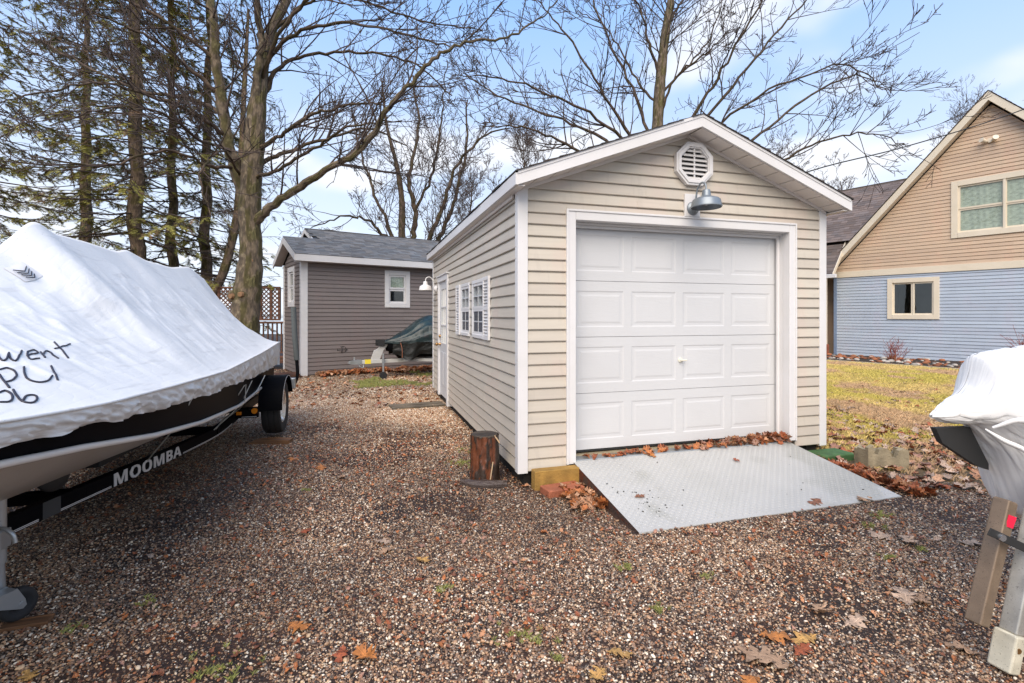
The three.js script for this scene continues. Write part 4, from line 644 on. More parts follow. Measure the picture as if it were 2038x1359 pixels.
  const strokes = [[[0.725,1.32,4.133],[0.764,1.301,4.18],[0.78,1.293,4.189],[0.776,1.295,4.163],[0.741,1.315,4.087],[0.775,1.296,4.137],[0.793,1.288,4.146],[0.786,1.293,4.107],[0.743,1.317,4.009]],[[0.78,1.298,4.04],[0.777,1.299,3.993],[0.759,1.308,3.926],[0.739,1.318,3.913],[0.748,1.315,3.965],[0.778,1.299,4.035],[0.804,1.285,4.063],[0.812,1.282,4.015]],[[0.747,1.314,3.886],[0.811,1.283,3.973]],[[0.778,1.299,3.927],[0.744,1.314,3.835],[0.754,1.31,3.826],[0.784,1.295,3.858],[0.814,1.279,3.879]],[[0.678,1.35,3.648],[0.805,1.282,3.781]],[[0.732,1.321,3.749],[0.715,1.329,3.583]],[[0.848,1.253,4.327],[0.93,1.213,4.411]],[[0.819,1.269,4.282],[0.821,1.271,4.241],[0.843,1.261,4.239],[0.87,1.246,4.266],[0.893,1.233,4.327],[0.895,1.229,4.377]],[[0.837,1.267,4.162],[0.882,1.242,4.237],[0.918,1.225,4.275],[0.938,1.215,4.264],[0.945,1.214,4.216],[0.929,1.223,4.146]],[[0.868,1.253,4.038],[0.956,1.21,4.161]],[[0.939,1.207,4.484],[0.938,1.208,4.45],[0.96,1.198,4.456],[0.986,1.186,4.492],[1.0,1.18,4.537],[0.991,1.182,4.564]],[[0.944,1.207,4.415],[0.974,1.192,4.452],[1.019,1.173,4.493],[1.036,1.166,4.481],[1.027,1.171,4.429],[1.003,1.182,4.397],[0.993,1.185,4.419],[1.013,1.175,4.483]]];
  part('marker_writing', strokes.map((s) => tubeG(curve(s.map(([x, , z]) => V(x, 0, z)), 22).map((p) => V(p.x, coverY(p.x, p.z) + .0025, p.z)), .0042, 5)), M.ink, b);
  // tie-down straps that hold the wrap
  const cords = [[[1.12, .99, 3.0], [1.0, .80, 2.9], [.60, .40, 2.35]], [[1.07, .84, 1.5], [.98, .70, 1.45], [.72, .36, 1.1]], [[1.07, .84, 1.45], [1.0, .62, 1.25], [.72, .40, .95]], [[1.06, .84, 1.15], [.95, .60, 1.2], [.74, .38, 1.25]], [[1.05, .82, .5], [1.0, .66, .75], [.9, .62, 1.0], [.84, .66, 1.2]]];
  for (const c of cords) part('tie_cord', tubeG(curve(c.map((p) => V(...p)), 12), .005, 5), mat([.62, .6, .54], .7), b);
}
const font = await new FontLoader().loadAsync('fonts/droid/droid_sans_bold.typeface.json');
{
  const t = thing('boat_trailer', 'black boat trailer with white pinstripes carrying the wrapped boat', 'trailer', -3.96, 0, -5.94, BOATA);
  const path = [[.76, .34, -1.05], [.76, .34, .2], [.735, .30, .45], [.70, .255, .87], [.62, .268, 1.71], [.53, .314, 2.69], [.42, .349, 3.6], [.30, .37, 4.6], [.12, .39, 6.0], [.05, .40, 7.0]];
  const H = .098, Wd = .055;
  const railG = (s) => { const g = []; const c = curve(path.map((p) => V(s * p[0], p[1], p[2])), 80); return surf(80, 5, (u, v) => { const i = Math.round(u * 80), p = c[i], k = Math.round(v * 5), o = [[0, 0], [1, 0], [1, 1], [0, 1], [0, 0], [0, 0]][k]; return [p.x - s * Wd * o[0], p.y + H * o[1], p.z, p.z, v * .3]; }).toNonIndexed(); };
  for (const s of [1, -1]) { const g = railG(s); g.computeVertexNormals(); g.userData.ownUV = true; part('rail', g, M.black, t); }
  // outer face helper on the near rail: along z
  const rx = tab(path.map((p) => [p[2], p[0]])), ry = tab(path.map((p) => [p[2], p[1]]));
  const c2 = curve(path.map((p) => V(p[0], p[1], p[2])), 300), at = (z) => { let b = c2[0]; for (const p of c2) if (Math.abs(p.z - z) < Math.abs(b.z - z)) b = p; return b; };
  const stripe = (za, zb, y, w) => { const n = 40; return surf(n, 1, (u, v) => { const p = at(mix(za, zb, u)); return [p.x + .0025, p.y + y + v * w, p.z]; }); };
  part('pinstripe', [stripe(.55, 1.70, .006, .0045), stripe(.55, 1.70, .014, .0045), stripe(2.72, 3.18, .006, .0045), stripe(2.72, 3.18, .014, .0045), stripe(3.34, 4.6, .006, .0045), stripe(3.34, 4.6, .014, .0045)], M.white, t);
  // lettering on the rail, drawn from the front end backwards so that it reads from the yard
  { const tg = new TextGeometry('MOOMBA', { font, size: .088, depth: .004, curveSegments: 6, bevelEnabled: false }); tg.computeBoundingBox(); const bb = tg.boundingBox, wv = bb.max.x - bb.min.x, p = tg.attributes.position;
    for (let k = 0; k < p.count; k++) { const u = (p.getX(k) - bb.min.x) / wv, z = mix(2.70, 1.74, u) + (p.getY(k)) * -.0, q = at(z), nz = at(z + .05), tx = nz.x - q.x; p.setXYZ(k, q.x + .001 + p.getZ(k), q.y + .004 + p.getY(k), z); }
    tg.computeVertexNormals(); part('lettering', tg, M.white, t); }
  part('tread_pad', surf(6, 1, (u, v) => { const p = at(mix(3.20, 3.33, u)); return [p.x + .003, p.y + v * H, p.z]; }), mat([.05, .05, .05], .9), t);
  part('cross_beam', [bx(-.74, .74, .30, .37, -.95, -.87), bx(-.7, .7, .28, .35, .9, .97), bx(-.5, .5, .32, .39, 2.9, 2.97)], M.black, t);
  part('axle', [bx(-1.1, 1.1, .32, .38, -.03, .03)], M.blackMatte, t);
  part('bunk', [bar(V(.42, .44, -.8), V(.36, .46, 2.6), .09, .06, .01), bar(V(-.42, .44, -.8), V(-.36, .46, 2.6), .09, .06, .01), bar(V(.62, .58, .95), V(.52, .60, 1.9), .10, .06, .02)], M.blackMatte, t);
  part('bow_pad', new THREE.SphereGeometry(.11, 20, 14).scale(.35, 1, 1.5).rotateX(-.35).translate(.50, .61, 3.32), M.blackMatte, t);
  part('tongue', bx(-.05, .05, .36, .46, 4.4, 7.2, .008), M.black, t);
  for (const s of [1, -1]) {
    const w = sub('wheel', t, s * 1.07, .385, 0);
    part('tyre', new THREE.LatheGeometry([[.205, -.09], [.30, -.105], [.322, -.09], [.328, -.04], [.321, -.036], [.321, -.028], [.328, -.024], [.329, .024], [.321, .028], [.321, .036], [.328, .04], [.322, .09], [.30, .105], [.205, .09], [.205, -.09]].map((p) => new THREE.Vector2(...p)), 56).rotateZ(Math.PI / 2), M.rubber, w);
    part('rim', new THREE.LatheGeometry([[0, .05], [.06, .055], [.065, .03], [.15, .035], [.17, .07], [.205, .088], [.21, .092], [.2, .06], [.19, -.08]].map((p) => new THREE.Vector2(p[0], -s * p[1])), 40).rotateZ(Math.PI / 2), M.chrome, w);
    const f = sub('fender', t), arc = (r, a0, a1, n) => Array.from({ length: n + 1 }, (_, k) => { const a = mix(a0, a1, k / n); return [Math.cos(a) * r, Math.sin(a) * r]; });
    const ring = (ra, rb) => [...arc(ra, .05, Math.PI - .35, 28), ...arc(rb, Math.PI - .35, .05, 28)];
    const x0 = s > 0 ? .95 : -1.20; part('fender_top', extr(ring(.375, .39), .25).rotateY(-Math.PI / 2).translate(x0 + .25, .375, 0), M.black, f);
    part('fender_side', extr([...arc(.375, 0.0, Math.PI, 24)], .015).rotateY(-Math.PI / 2).translate(s * .955 + .0075, .375, 0), M.black, f);
    part('fender_lip', extr(ring(.37, .395), .012).rotateY(-Math.PI / 2).translate(s > 0 ? 1.212 : -1.20, .375, 0), M.black, f);
    part('pinstripe', extr(ring(.378, .384), .002).rotateY(-Math.PI / 2).translate(s > 0 ? 1.215 : -1.213, .375, 0), M.white, f);
    part('outrigger', [bx(Math.min(s * .70, s * .97), Math.max(s * .70, s * .97), .335, .425, .40, .46, .006)], M.black, f);
    if (s > 0) { part('pinstripe', [bx(.80, .955, .345, .351, .461, .463)], M.white, f); part('marker_light', bx(.745, .80, .372, .412, .46, .478, .006), M.amber, f); part('marker_light', new THREE.CylinderGeometry(.032, .032, .022, 20).rotateX(Math.PI / 2).translate(.935, .415, .47), M.amber, f); part('marker_light', bx(.70, .75, .62, .65, 1.2, 1.27, .006), M.red, f); }
    part('tail_light', bx(Math.min(s * 1.08, s * 1.22), Math.max(s * 1.08, s * 1.22), .52, .66, -.60, -.50, .01), M.galv, f);
    const gp = sub('guide_pole', t); part('pole', tubeG(curve([V(s * 1.0, .44, -.55), V(s * 1.16, .52, -.62), V(s * 1.22, .66, -.70), V(s * 1.20, .86, -.80), V(s * 1.19, 1.1, -.82)], 24), .022, 12), M.black, gp);
    part('foam_sleeve', tubeG([V(s * 1.20, .88, -.80), V(s * 1.17, 1.25, -.81), V(s * 1.155, 1.62, -.81)], .036, 14), M.foam, gp);
  }
  // swing jack at the front
  const j = sub('tongue_jack', t); const J = (x, y, z) => V(x, y, z);
  const jx = .50, jz = 3.74;
  part('jack_tube', [tubeG([J(jx, .80, jz), J(jx, .29, jz)], .029, 18), tubeG([J(jx, .29, jz), J(jx + .005, .15, jz)], .022, 16)], M.galv, j);
  const ca = 1.05, C = (g) => g.rotateY(ca).translate(jx + .085, .095, jz + .02);   // the caster has swung round
  part('fork', [-1, 1].map((k) => C(extr([[-.095, .02], [-.085, .075], [-.02, .085], [.012, .02], [.018, -.012], [.004, -.024], [-.012, -.02]], .005).rotateY(0).translate(0, 0, k * .034 - .0025))).concat([C(bx(-.09, -.02, .072, .082, -.036, .036))]), M.galv, j);
  part('jack_wheel', C(new THREE.LatheGeometry([[.012, -.024], [.045, -.02], [.05, -.028], [.072, -.026], [.078, -.012], [.078, .012], [.072, .026], [.05, .028], [.045, .02], [.012, .024], [.012, -.024]].map((p) => new THREE.Vector2(...p)), 36).rotateX(Math.PI / 2).translate(0, -.005, 0)), M.rubber, j);
  part('wheel_hub', C(new THREE.CylinderGeometry(.012, .012, .08, 12).rotateX(Math.PI / 2)), M.galv, j);
  part('clamp', bx(.43, jx + .03, .36, .45, jz - .04, jz + .04, .006), M.galv, j);
  part('clamp_handle', tubeG(curve([J(jx + .0, .47, jz + .03), J(jx + .05, .47, jz + .045), J(jx + .085, .44, jz + .05), J(jx + .095, .40, jz + .05)], 12), .010, 8), M.galv, j);
}
// blocks under the wheels
const blk = (name, label, cat, x, z, turn, geo, m) => { const o = solo(name, geo, m, label, cat); o.position.set(x, gy(x, z), z); o.rotation.y = turn; return o; };
R = mulberry(61);
blk('wood_block', 'split orange wood board under the boat trailer tyre', 'wood block', -2.84, -5.93, .12, [extr([[-.22, 0], [.23, 0], [.225, .052], [.05, .060], [-.10, .058], [-.2, .048], [-.23, .03]], .14).translate(0, -.01, -.07)], M.orangeWood);
blk('wood_block', 'thin orange wood scrap under the jack wheel', 'wood block', -2.36, -2.44, .35, [bx(-.09, .10, -.015, .022, -.04, .04, .004)], M.orangeWood);

// ---------- second wrapped boat at the right ----------
{
  const cx = 1.955, cz = -2.35, turn = .12, b = thing('boat', 'white shrink wrapped bow jutting into the frame above two slanted posts', 'boat', cx, 0, cz, turn);
  const top = soft(tab([[0, 1.035], [.05, 1.078], [.09, 1.105], [.15, 1.135], [.185, 1.175], [.212, 1.25], [.222, 1.31], [.30, 1.332], [.44, 1.347], [1, 1.42], [3, 1.5]]), .009), bot = soft(tab([[0, 1.030], [.06, 1.005], [.19, .99], [.255, .92], [.295, .85], [.345, .73], [.385, .62], [.415, .56], [.5, .525], [.8, .5], [3, .5]]), .02), hw = tab([[0, .012], [.08, .055], [.16, .10], [.25, .17], [.44, .30], [.8, .5], [1.5, .8], [3, 1]]);
  part('shrink_wrap', surf(260, 140, (u, v) => {
    const l = 3 * u * u, a = v * Math.PI * 2, yt = top(l), yb = bot(l), w = hw(l), c = Math.cos(a), s = Math.sin(a), ym = mix(yb, yt, .38);
    const y = c > 0 ? ym + (yt - ym) * Math.pow(c, .85) : ym + (ym - yb) * -Math.pow(-c, .75), cr = 1 + (fbm(l * 9 + 3, a * 2.2, 3, 431) - .5) * .22 * sm(.02, .2, l) + .05 * Math.sin(l * 22 + a * 5) * sm(.05, .3, l) * (c < .2 ? 1 : .2);
    return [l + (c < 0 ? .0 : .0), y + (fbm(l * 20, a * 4, 3, 433) - .5) * .014 + (Math.pow(1 - Math.abs(fbm(l * 7 + a * 1.2, a * 2.6 - l * 3, 3, 435) - .5) * 2, 6) - .3) * .014 * sm(.9, .4, c), s * w * cr * (c > 0 ? 1 : mix(1, .75, -c)) * (s < 0 ? .55 : 1), l, a * .3];
  }), M.film, b);
  part('wrap_fold', [tubeG(curve([V(.175, 1.0, .13), V(.24, 1.045, .20), V(.32, .97, .255), V(.38, .82, .28), V(.44, .66, .29), V(.5, .6, .31)], 30), [...Array(31)].map((_, k) => .006 + .012 * Math.sin(k / 30 * 3.1)), 8), tubeG(curve([V(.16, .99, .11), V(.20, .95, .15), V(.27, .9, .2), V(.30, .78, .21)], 20), [...Array(21)].map((_, k) => .004 + .007 * Math.sin(k / 20 * 3.1)), 8)], M.film, b);
  part('fin', extr([[.02, .975], [.2, .975], [.30, .80], [.30, .77], [.24, .79], [.055, .905]], .03).translate(0, 0, -.02), M.blackMatte, b);
}
{ // its trailer posts
  const t = thing('trailer_posts', 'pair of slanted metal posts strapped together below the wrapped bow', 'trailer post', 2.1, 0, -2.2, 0);
  const brown = mat([.27, .20, .145], .5, { map: T.concrete, metalness: .2 }), alu = mat([.56, .57, .57], .42, { map: T.concrete, metalness: .35 }), yel = mat([.70, .68, .58], .5, { map: T.concrete });
  part('post', bar(V(.10, .68, -.04), V(-.085, .165, .02), .064, .066, .008), brown, t);
  part('post', bar(V(.26, .85, -.02), V(.035, .145, .05), .066, .055, .008), alu, t);
  part('foot', bar(V(.026, .150, .055), V(-.02, .0, .07), .086, .07, .010), yel, t);
  part('foot_bolt', new THREE.CylinderGeometry(.012, .012, .01, 12).rotateX(Math.PI / 2).translate(.012, .10, .102), M.copper, t);
  part('strap', bar(V(-.055, .575, .045), V(.17, .47, .06), .006, .034, .002).translate(0, 0, 0), M.blackMatte, t);
  for (const [x, y] of [[-.01, .553], [.115, .495]]) part('rivet', new THREE.CylinderGeometry(.014, .014, .014, 16).rotateX(Math.PI / 2).translate(x, y, .056), M.chrome, t);
  part('reflector', bx(-.018, .018, -.026, .026, 0, .004).rotateZ(-.34).translate(.078, .60, .003), mat([.75, .02, .06], .3), t);
}
// ---------- covered watercraft on a small trailer by the cottage ----------
{
  const jx = -3.55, jz = -11.75, A = 30 * D2R, t = thing('watercraft_trailer', 'small white trailer with a coupler and jack in front of the cottage', 'trailer', jx, 0, jz, A);
  const wm = mat([.72, .72, .70], .4, { map: T.metal, metalness: .2 });
  part('beam', [bx(.0, 3.4, .37, .46, -.04, .04, .006)], wm, t);
  part('side_rail', [bar(V(1.0, .42, 0), V(1.9, .42, .45), .05, .07), bar(V(1.0, .42, 0), V(1.9, .42, -.45), .05, .07), bx(1.9, 3.5, .385, .455, .42, .48), bx(1.9, 3.5, .385, .455, -.48, -.42)], wm, t);
  part('coupler', [extr([[-.28, .40], [-.24, .445], [-.05, .47], [.03, .47], [.03, .36], [-.05, .36], [-.22, .37]], .10).translate(0, 0, -.05), bx(-.15, -.12, .46, .54, -.01, .01), tubeG(curve([V(-.05, .38, 0), V(.0, .30, .03), V(.06, .28, .02), V(.08, .36, 0)], 14), .012, 6)], M.galv, t);
  part('label_band', bx(.10, .24, .366, .464, -.043, .043), mat([.80, .62, .05], .5), t);
  part('winch_post', [extr([[.25, .46], [.45, .46], [.56, .72], [.50, .80], [.40, .70], [.33, .68]], .07).translate(0, 0, -.035), bar(V(.45, .62, 0), V(.66, .86, 0), .06, .06)], wm, t);
  part('winch', [new THREE.CylinderGeometry(.07, .07, .14, 16).rotateX(Math.PI / 2).translate(.47, .84, 0), bx(.38, .56, .78, .92, -.09, -.07), bx(.38, .56, .78, .92, .07, .09)], M.blackMatte, t);
  part('jack', [tubeG([V(.52, .60, .09), V(.52, .16, .09)], .022, 12), bx(.49, .56, .37, .47, .03, .11)], M.galv, t);
  part('jack_wheel', new THREE.CylinderGeometry(.085, .085, .05, 22).rotateX(Math.PI / 2).translate(.52, .085, .09), M.rubber, t);
  part('support_leg', tubeG([V(1.75, .44, .2), V(1.75, .0, .2)], .016, 8), M.blackMatte, t);
  for (const s of [-1, 1]) part('wheel', new THREE.CylinderGeometry(.24, .24, .16, 26).rotateX(Math.PI / 2).translate(2.8, .24, s * .66), M.rubber, t);
  const w = thing('covered_watercraft', 'personal watercraft under a wrinkled dark green tarp beside the cottage wall', 'watercraft', jx, 0, jz, A);
  const tp = soft(tab([[.55, .86], [.75, .98], [1.1, 1.16], [1.45, 1.44], [1.75, 1.52], [2.1, 1.50], [2.6, 1.22], [3.4, 1.1], [3.7, .9]]), .09), ww = tab([[.55, .10], [.8, .26], [1.2, .46], [1.7, .56], [3, .58], [3.7, .42]]);
  const sec = (l, a) => { const yt = tp(l), m = .86, W = ww(l), c = Math.cos(a), s = Math.sin(a); return [l, m + (yt - m) * Math.pow(Math.max(0, c), 1.25), W * Math.sign(s) * Math.pow(Math.abs(s), .8)]; };
  part('tarp', surf(120, 50, (u, v) => { const l = mix(.55, 3.7, u), a = (v - .5) * Math.PI, q = sec(l, a), f = (fbm(l * 3, a * 2, 3, 441) - .5) * .07 + .020 * Math.sin(a * 16 + l * 5) * Math.abs(Math.sin(a)); return [q[0], q[1] + f, q[2] * (1 + f * .6), l, a * .5]; }), M.tarp, w);
  part('tarp_skirt', [1, -1].map((s) => surf(120, 14, (u, v) => { const l = mix(.72, 3.7, u), W = ww(l), lo = .56 - .16 * sm(.1, .0, Math.abs(u - .12)) + .05 * fbm(l * 4, 2, 2, 443); return [l, mix(.87, lo, v), s * (W * (1 - .16 * v) + .03 * Math.sin(l * 13) * v + (fbm(l * 9, v * 3, 3, 445) - .5) * .05), l, v]; }, s < 0)), M.tarpBlack, w);
  part('hull', surf(40, 12, (u, v) => { const l = mix(.62, 3.6, u), a = (v - .5) * Math.PI, W = ww(l) * .85; return [l, .84 - Math.cos(a) * (.84 - .47) * sm(-.15, .35, u + .1), W * Math.sin(a)]; }), M.black, w);
  part('cord', tubeG(curve([V(.86, .86, .34), V(.9, .7, .33), V(.92, .5, .28)], 8), .008, 5), mat([.4, .16, .09], .8), w);
}
// ---------- small things ----------
{ // wire basket stand by the cottage
  const [x, z] = [-4.44, -13.05], b = thing('basket_stand', 'thin black stake with a small wire basket near the cottage wall', 'stand', x, 0, z, .3);
  part('stake', tubeG([V(0, -.05, 0), V(0, .52, 0)], .018, 8), M.blackMatte, b);
  for (let k = 0; k < 9; k++) { const a = k / 9 * 6.283; part('basket_wire', tubeG(curve([V(0, .52, 0), V(Math.cos(a) * .10, .54, Math.sin(a) * .10), V(Math.cos(a) * .17, .62, Math.sin(a) * .17), V(Math.cos(a) * .12, .70, Math.sin(a) * .12)], 10), .008, 5), M.blackMatte, b); }
  part('basket_ring', [[.17, .62], [.12, .70], [.10, .54]].map(([r, y]) => new THREE.TorusGeometry(r, .008, 6, 28).rotateX(Math.PI / 2).translate(0, y, 0)), M.blackMatte, b);
}
{ // chopping stump with rotten bark
  R = mulberry(71); const s = thing('tree_stump', 'wet dark log stump with red rotten bark at the garage corner', 'stump', -.25, 0, -4.58, .4);
  const barkW = mat([1, 1, 1], .45, { vertexColors: true, bumpMap: T.barkB, bumpScale: .012 }), N = 72, H = 24, pos = [], col = [], idx = [];
  for (let j = 0; j <= H; j++) for (let i = 0; i <= N; i++) { const a = i / N * 6.2832, v = j / H, ru = sm(.50, .58, fbm(i / N * 16 + 2, v * 1.6, 4, 455)), r = .122 + .012 * fbm(Math.cos(a) * 3 + 4, Math.sin(a) * 3 + 4, 3, 451) + .014 * (fbm(i / N * 26, v * 3.5, 3, 453) - .5) - .012 * ru + .012 * (1 - v) * (1 - v); pos.push(Math.cos(a) * r, -.02 + v * .44, Math.sin(a) * r); const k = .5 + fbm(i / N * 40, v * 6, 3, 457); col.push(...(ru > .3 ? [.12 * k, .038 * k, .016 * k] : [.032 * k, .020 * k, .014 * k])); }
  for (let j = 0; j < H; j++) for (let i = 0; i < N; i++) { const a = j * (N + 1) + i, b = a + 1, c = a + N + 1, d = c + 1; idx.push(a, c, b, b, c, d); }
  const g = new THREE.BufferGeometry(); g.setAttribute('position', new THREE.Float32BufferAttribute(pos, 3)); g.setAttribute('color', new THREE.Float32BufferAttribute(col, 3)); g.setAttribute('uv', new THREE.Float32BufferAttribute(pos.filter((_, k) => k % 3 !== 2), 2)); g.setIndex(idx); g.computeVertexNormals(); g.userData.ownUV = true; part('bark', g, barkW, s);
  part('sawn_top', new THREE.CylinderGeometry(.118, .122, .016, 48).translate(0, .418, 0), mat([.17, .135, .105], .7, { map: T.wood }), s);
  part('bark_splinter', [bar(V(.06, .425, .10), V(.10, .36, .122), .02, .008), bar(V(.03, .20, .135), V(.0, .04, .145), .012, .006)], mat([.50, .36, .22], .8), s);
  const sl = solo('bark_slab', [surf(30, 6, (u, v) => { const x = mix(-.22, .20, u), z = (v - .5) * .12 * Math.sin(Math.PI * clamp(u, .06, .94)); return [x, .045 * Math.cos((v - .5) * 2.6) + .012 * fbm(x * 14, v * 4, 2, 461) + .012, z, x, v]; }), surf(30, 2, (u, v) => { const x = mix(-.22, .20, u); return [x, .03 * v + .004, .06 * Math.sin(Math.PI * clamp(u, .06, .94)) + .006 * fbm(x * 22, 2, 2, 463)]; })], mat([.05, .032, .024], .5, { bumpMap: T.barkB, bumpScale: .01 }), 'curled slab of dark wet bark lying before the stump', 'bark'); sl.position.set(-.24, 0, -4.40); sl.rotation.y = -.1;
}
{ const [x, z] = gWor(.30, .10); const o = blk('concrete_block', 'mossy ochre concrete block under the garage corner siding', 'concrete block', x, z, GA, bx(-.21, .21, -.03, .165, -.05, .05, .008), M.ochre);
  const [x2, z2] = gWor(.30, .25); blk('paver_brick', 'red brick paver lying against the ochre block', 'brick', x2, z2, GA + .12, bx(-.17, .17, -.02, .058, -.085, .085, .008), mat([.46, .15, .08], .75, { map: T.concrete, bumpMap: T.soilB, bumpScale: .003 }));
  const [x3, z3] = gWor(-.42, -4.2); blk('plank_step', 'worn flat board lying on the gravel below the side door', 'board', x3, z3, GA + .12, [bx(-.47, .40, -.02, .035, -.17, .02, .008), bx(-.46, .41, -.02, .03, .024, .19, .008)], M.greyWood);
  const [x4, z4] = gWor(3.36, .10); blk('stepping_stone', 'green moss covered slab at the far corner of the garage', 'slab', x4, z4, GA, bx(-.20, .22, -.02, .075, -.12, .12, .02), M.green);
  const [x5, z5] = gWor(3.60, .48); // broken block with two open cores
  const sh = [[-.20, 0], [.20, 0], [.20, .15], [.155, .165], [.10, .15], [.075, .10], [.03, .105], [.01, .155], [-.05, .17], [-.09, .16], [-.105, .125], [-.14, .13], [-.15, .19], [-.20, .17]];
  blk('broken_block', 'broken tan concrete block on the lawn edge beside the ramp', 'concrete block', x5, z5, GA - .28, [extr(sh, .045).translate(0, -.02, .05), extr(sh.map(([a, b]) => [a, Math.min(b * .9, .13 + .03 * Math.sin(a * 30))]), .04).translate(0, -.02, -.10), bx(-.2, -.16, -.02, .13, -.06, .05), bx(-.02, .02, -.02, .09, -.06, .05), bx(.16, .2, -.02, .13, -.06, .05)].map((g) => g.scale(1, 1.4, 1)), M.conc);
  const [x6, z6] = sWor(-.35, .1); blk('brick_step', 'low red wooden step at the cottage corner behind the trailer', 'step', x6, z6, SA, [bx(-.7, .25, -.02, .10, -.35, -.10, .01), bx(-.7, .25, -.02, .095, -.08, .17, .01)], M.brownWood); }
{ // lattice screen and deck rail behind the mossy tree
  const f = thing('lattice_screen', 'brown lattice privacy screen left of the cottage', 'lattice', -7.95, 0, -14.6, 0);
  const x0 = -.6, x1 = 1.22, y0 = 1.36, y1 = 2.34;
  part('frame', [bx(x0, x1, y1 - .05, y1, -.025, .025), bx(x0, x1, y0, y0 + .05, -.025, .025), ...[x0, .32, .62, .92, x1 - .06].map((x) => bx(x, x + .07, y0 + .05, y1 - .05, -.024, .024))], M.brownWood, f);
  for (const d of [1, -1]) for (let c = -2; c < 4; c += .125) {
    let a = [c, y0 + .02], b = [c + d * 2, y0 + .02 + 2 * .98 / .98]; const seg = []; for (let k = 0; k <= 60; k++) { const u = k / 60, x = mix(a[0], b[0], u), y = mix(a[1], b[1], u); if (x > x0 + .02 && x < x1 - .02 && y > y0 + .02 && y < y1 - .02) seg.push([x, y]); }
    if (seg.length > 3) { const s = seg[0], e = seg[seg.length - 1]; part('lattice_slat', bar(V(s[0], s[1], d * .006), V(e[0], e[1], d * .006), .009, .032), M.brownWood, f); }
  }
  const r = thing('deck_railing', 'brown deck railing with thin balusters below the lattice screen', 'railing', -7.95, 0, -14.4, 0);
  part('rail', [bx(-1.5, 1.5, 1.27, 1.33, -.06, .06, .008), bx(-1.5, 1.5, .42, .47, -.03, .03), bx(-1.5, 1.5, .14, .34, -.5, .03)], M.brownWood, r);
  for (let x = -1.4; x <= 1.46; x += .13) part('baluster', bx(x, x + .035, .47, 1.27, -.018, .018), M.brownWood, r);
  for (const x of [-1.5, -.1, 1.41]) part('post', bx(x, x + .09, 0, 1.27, -.10, -.02), M.brownWood, r);
}
{ // overhead service cable
  const p = curve([V(1.9, 2.72, -10.75), V(4.3, 3.75, -10.9), V(6.39, 4.62, -11), V(8.98, 5.36, -11.5), V(12.2, 6.42, -12), V(18, 8.9, -12.8), V(26, 12.5, -14)], 60);
  solo('service_cable', tubeG(p, .014, 6), M.blackMatte, 'black overhead cable sagging from the house side to the garage', 'cable');
}

// ---------- gravel ----------
const inGarage = (x, z, e = 0) => { const [a, b] = gLoc(x, z); return a > .03 - e && a < GW - .03 + e && b < -.03 + e && b > -GL + .03 - e; };
const inRamp = (x, z) => { const [a, b] = gLoc(x, z); return a > .47 && a < 2.98 && b > -.05 && b < 1.15; };
function instanced(name, geo, m, list, label, kind = 'stuff') {   // list of [matrix, [r, g, b]]
  const im = new THREE.InstancedMesh(geo, m, list.length), c = new THREE.Color(); list.forEach(([q, k], i) => { im.setMatrixAt(i, q); im.setColorAt(i, c.setRGB(...k)); });
  im.name = numbered(name); im.castShadow = im.receiveShadow = true; tag(im, label, null, null, kind); scene.add(im); return im;
}
const stone = (seed) => { const g = new THREE.IcosahedronGeometry(1, 1), p = g.attributes.position; for (let i = 0; i < p.count; i++) { const x = p.getX(i), y = p.getY(i), z = p.getZ(i), k = 1 + .34 * (fbm(x * 1.1 + seed, y * 1.1 + z * 1.3 + 5, 2, seed) - .5); p.setXYZ(i, x * k, y * k * .62, z * k * .76); } g.computeVertexNormals(); return g; };
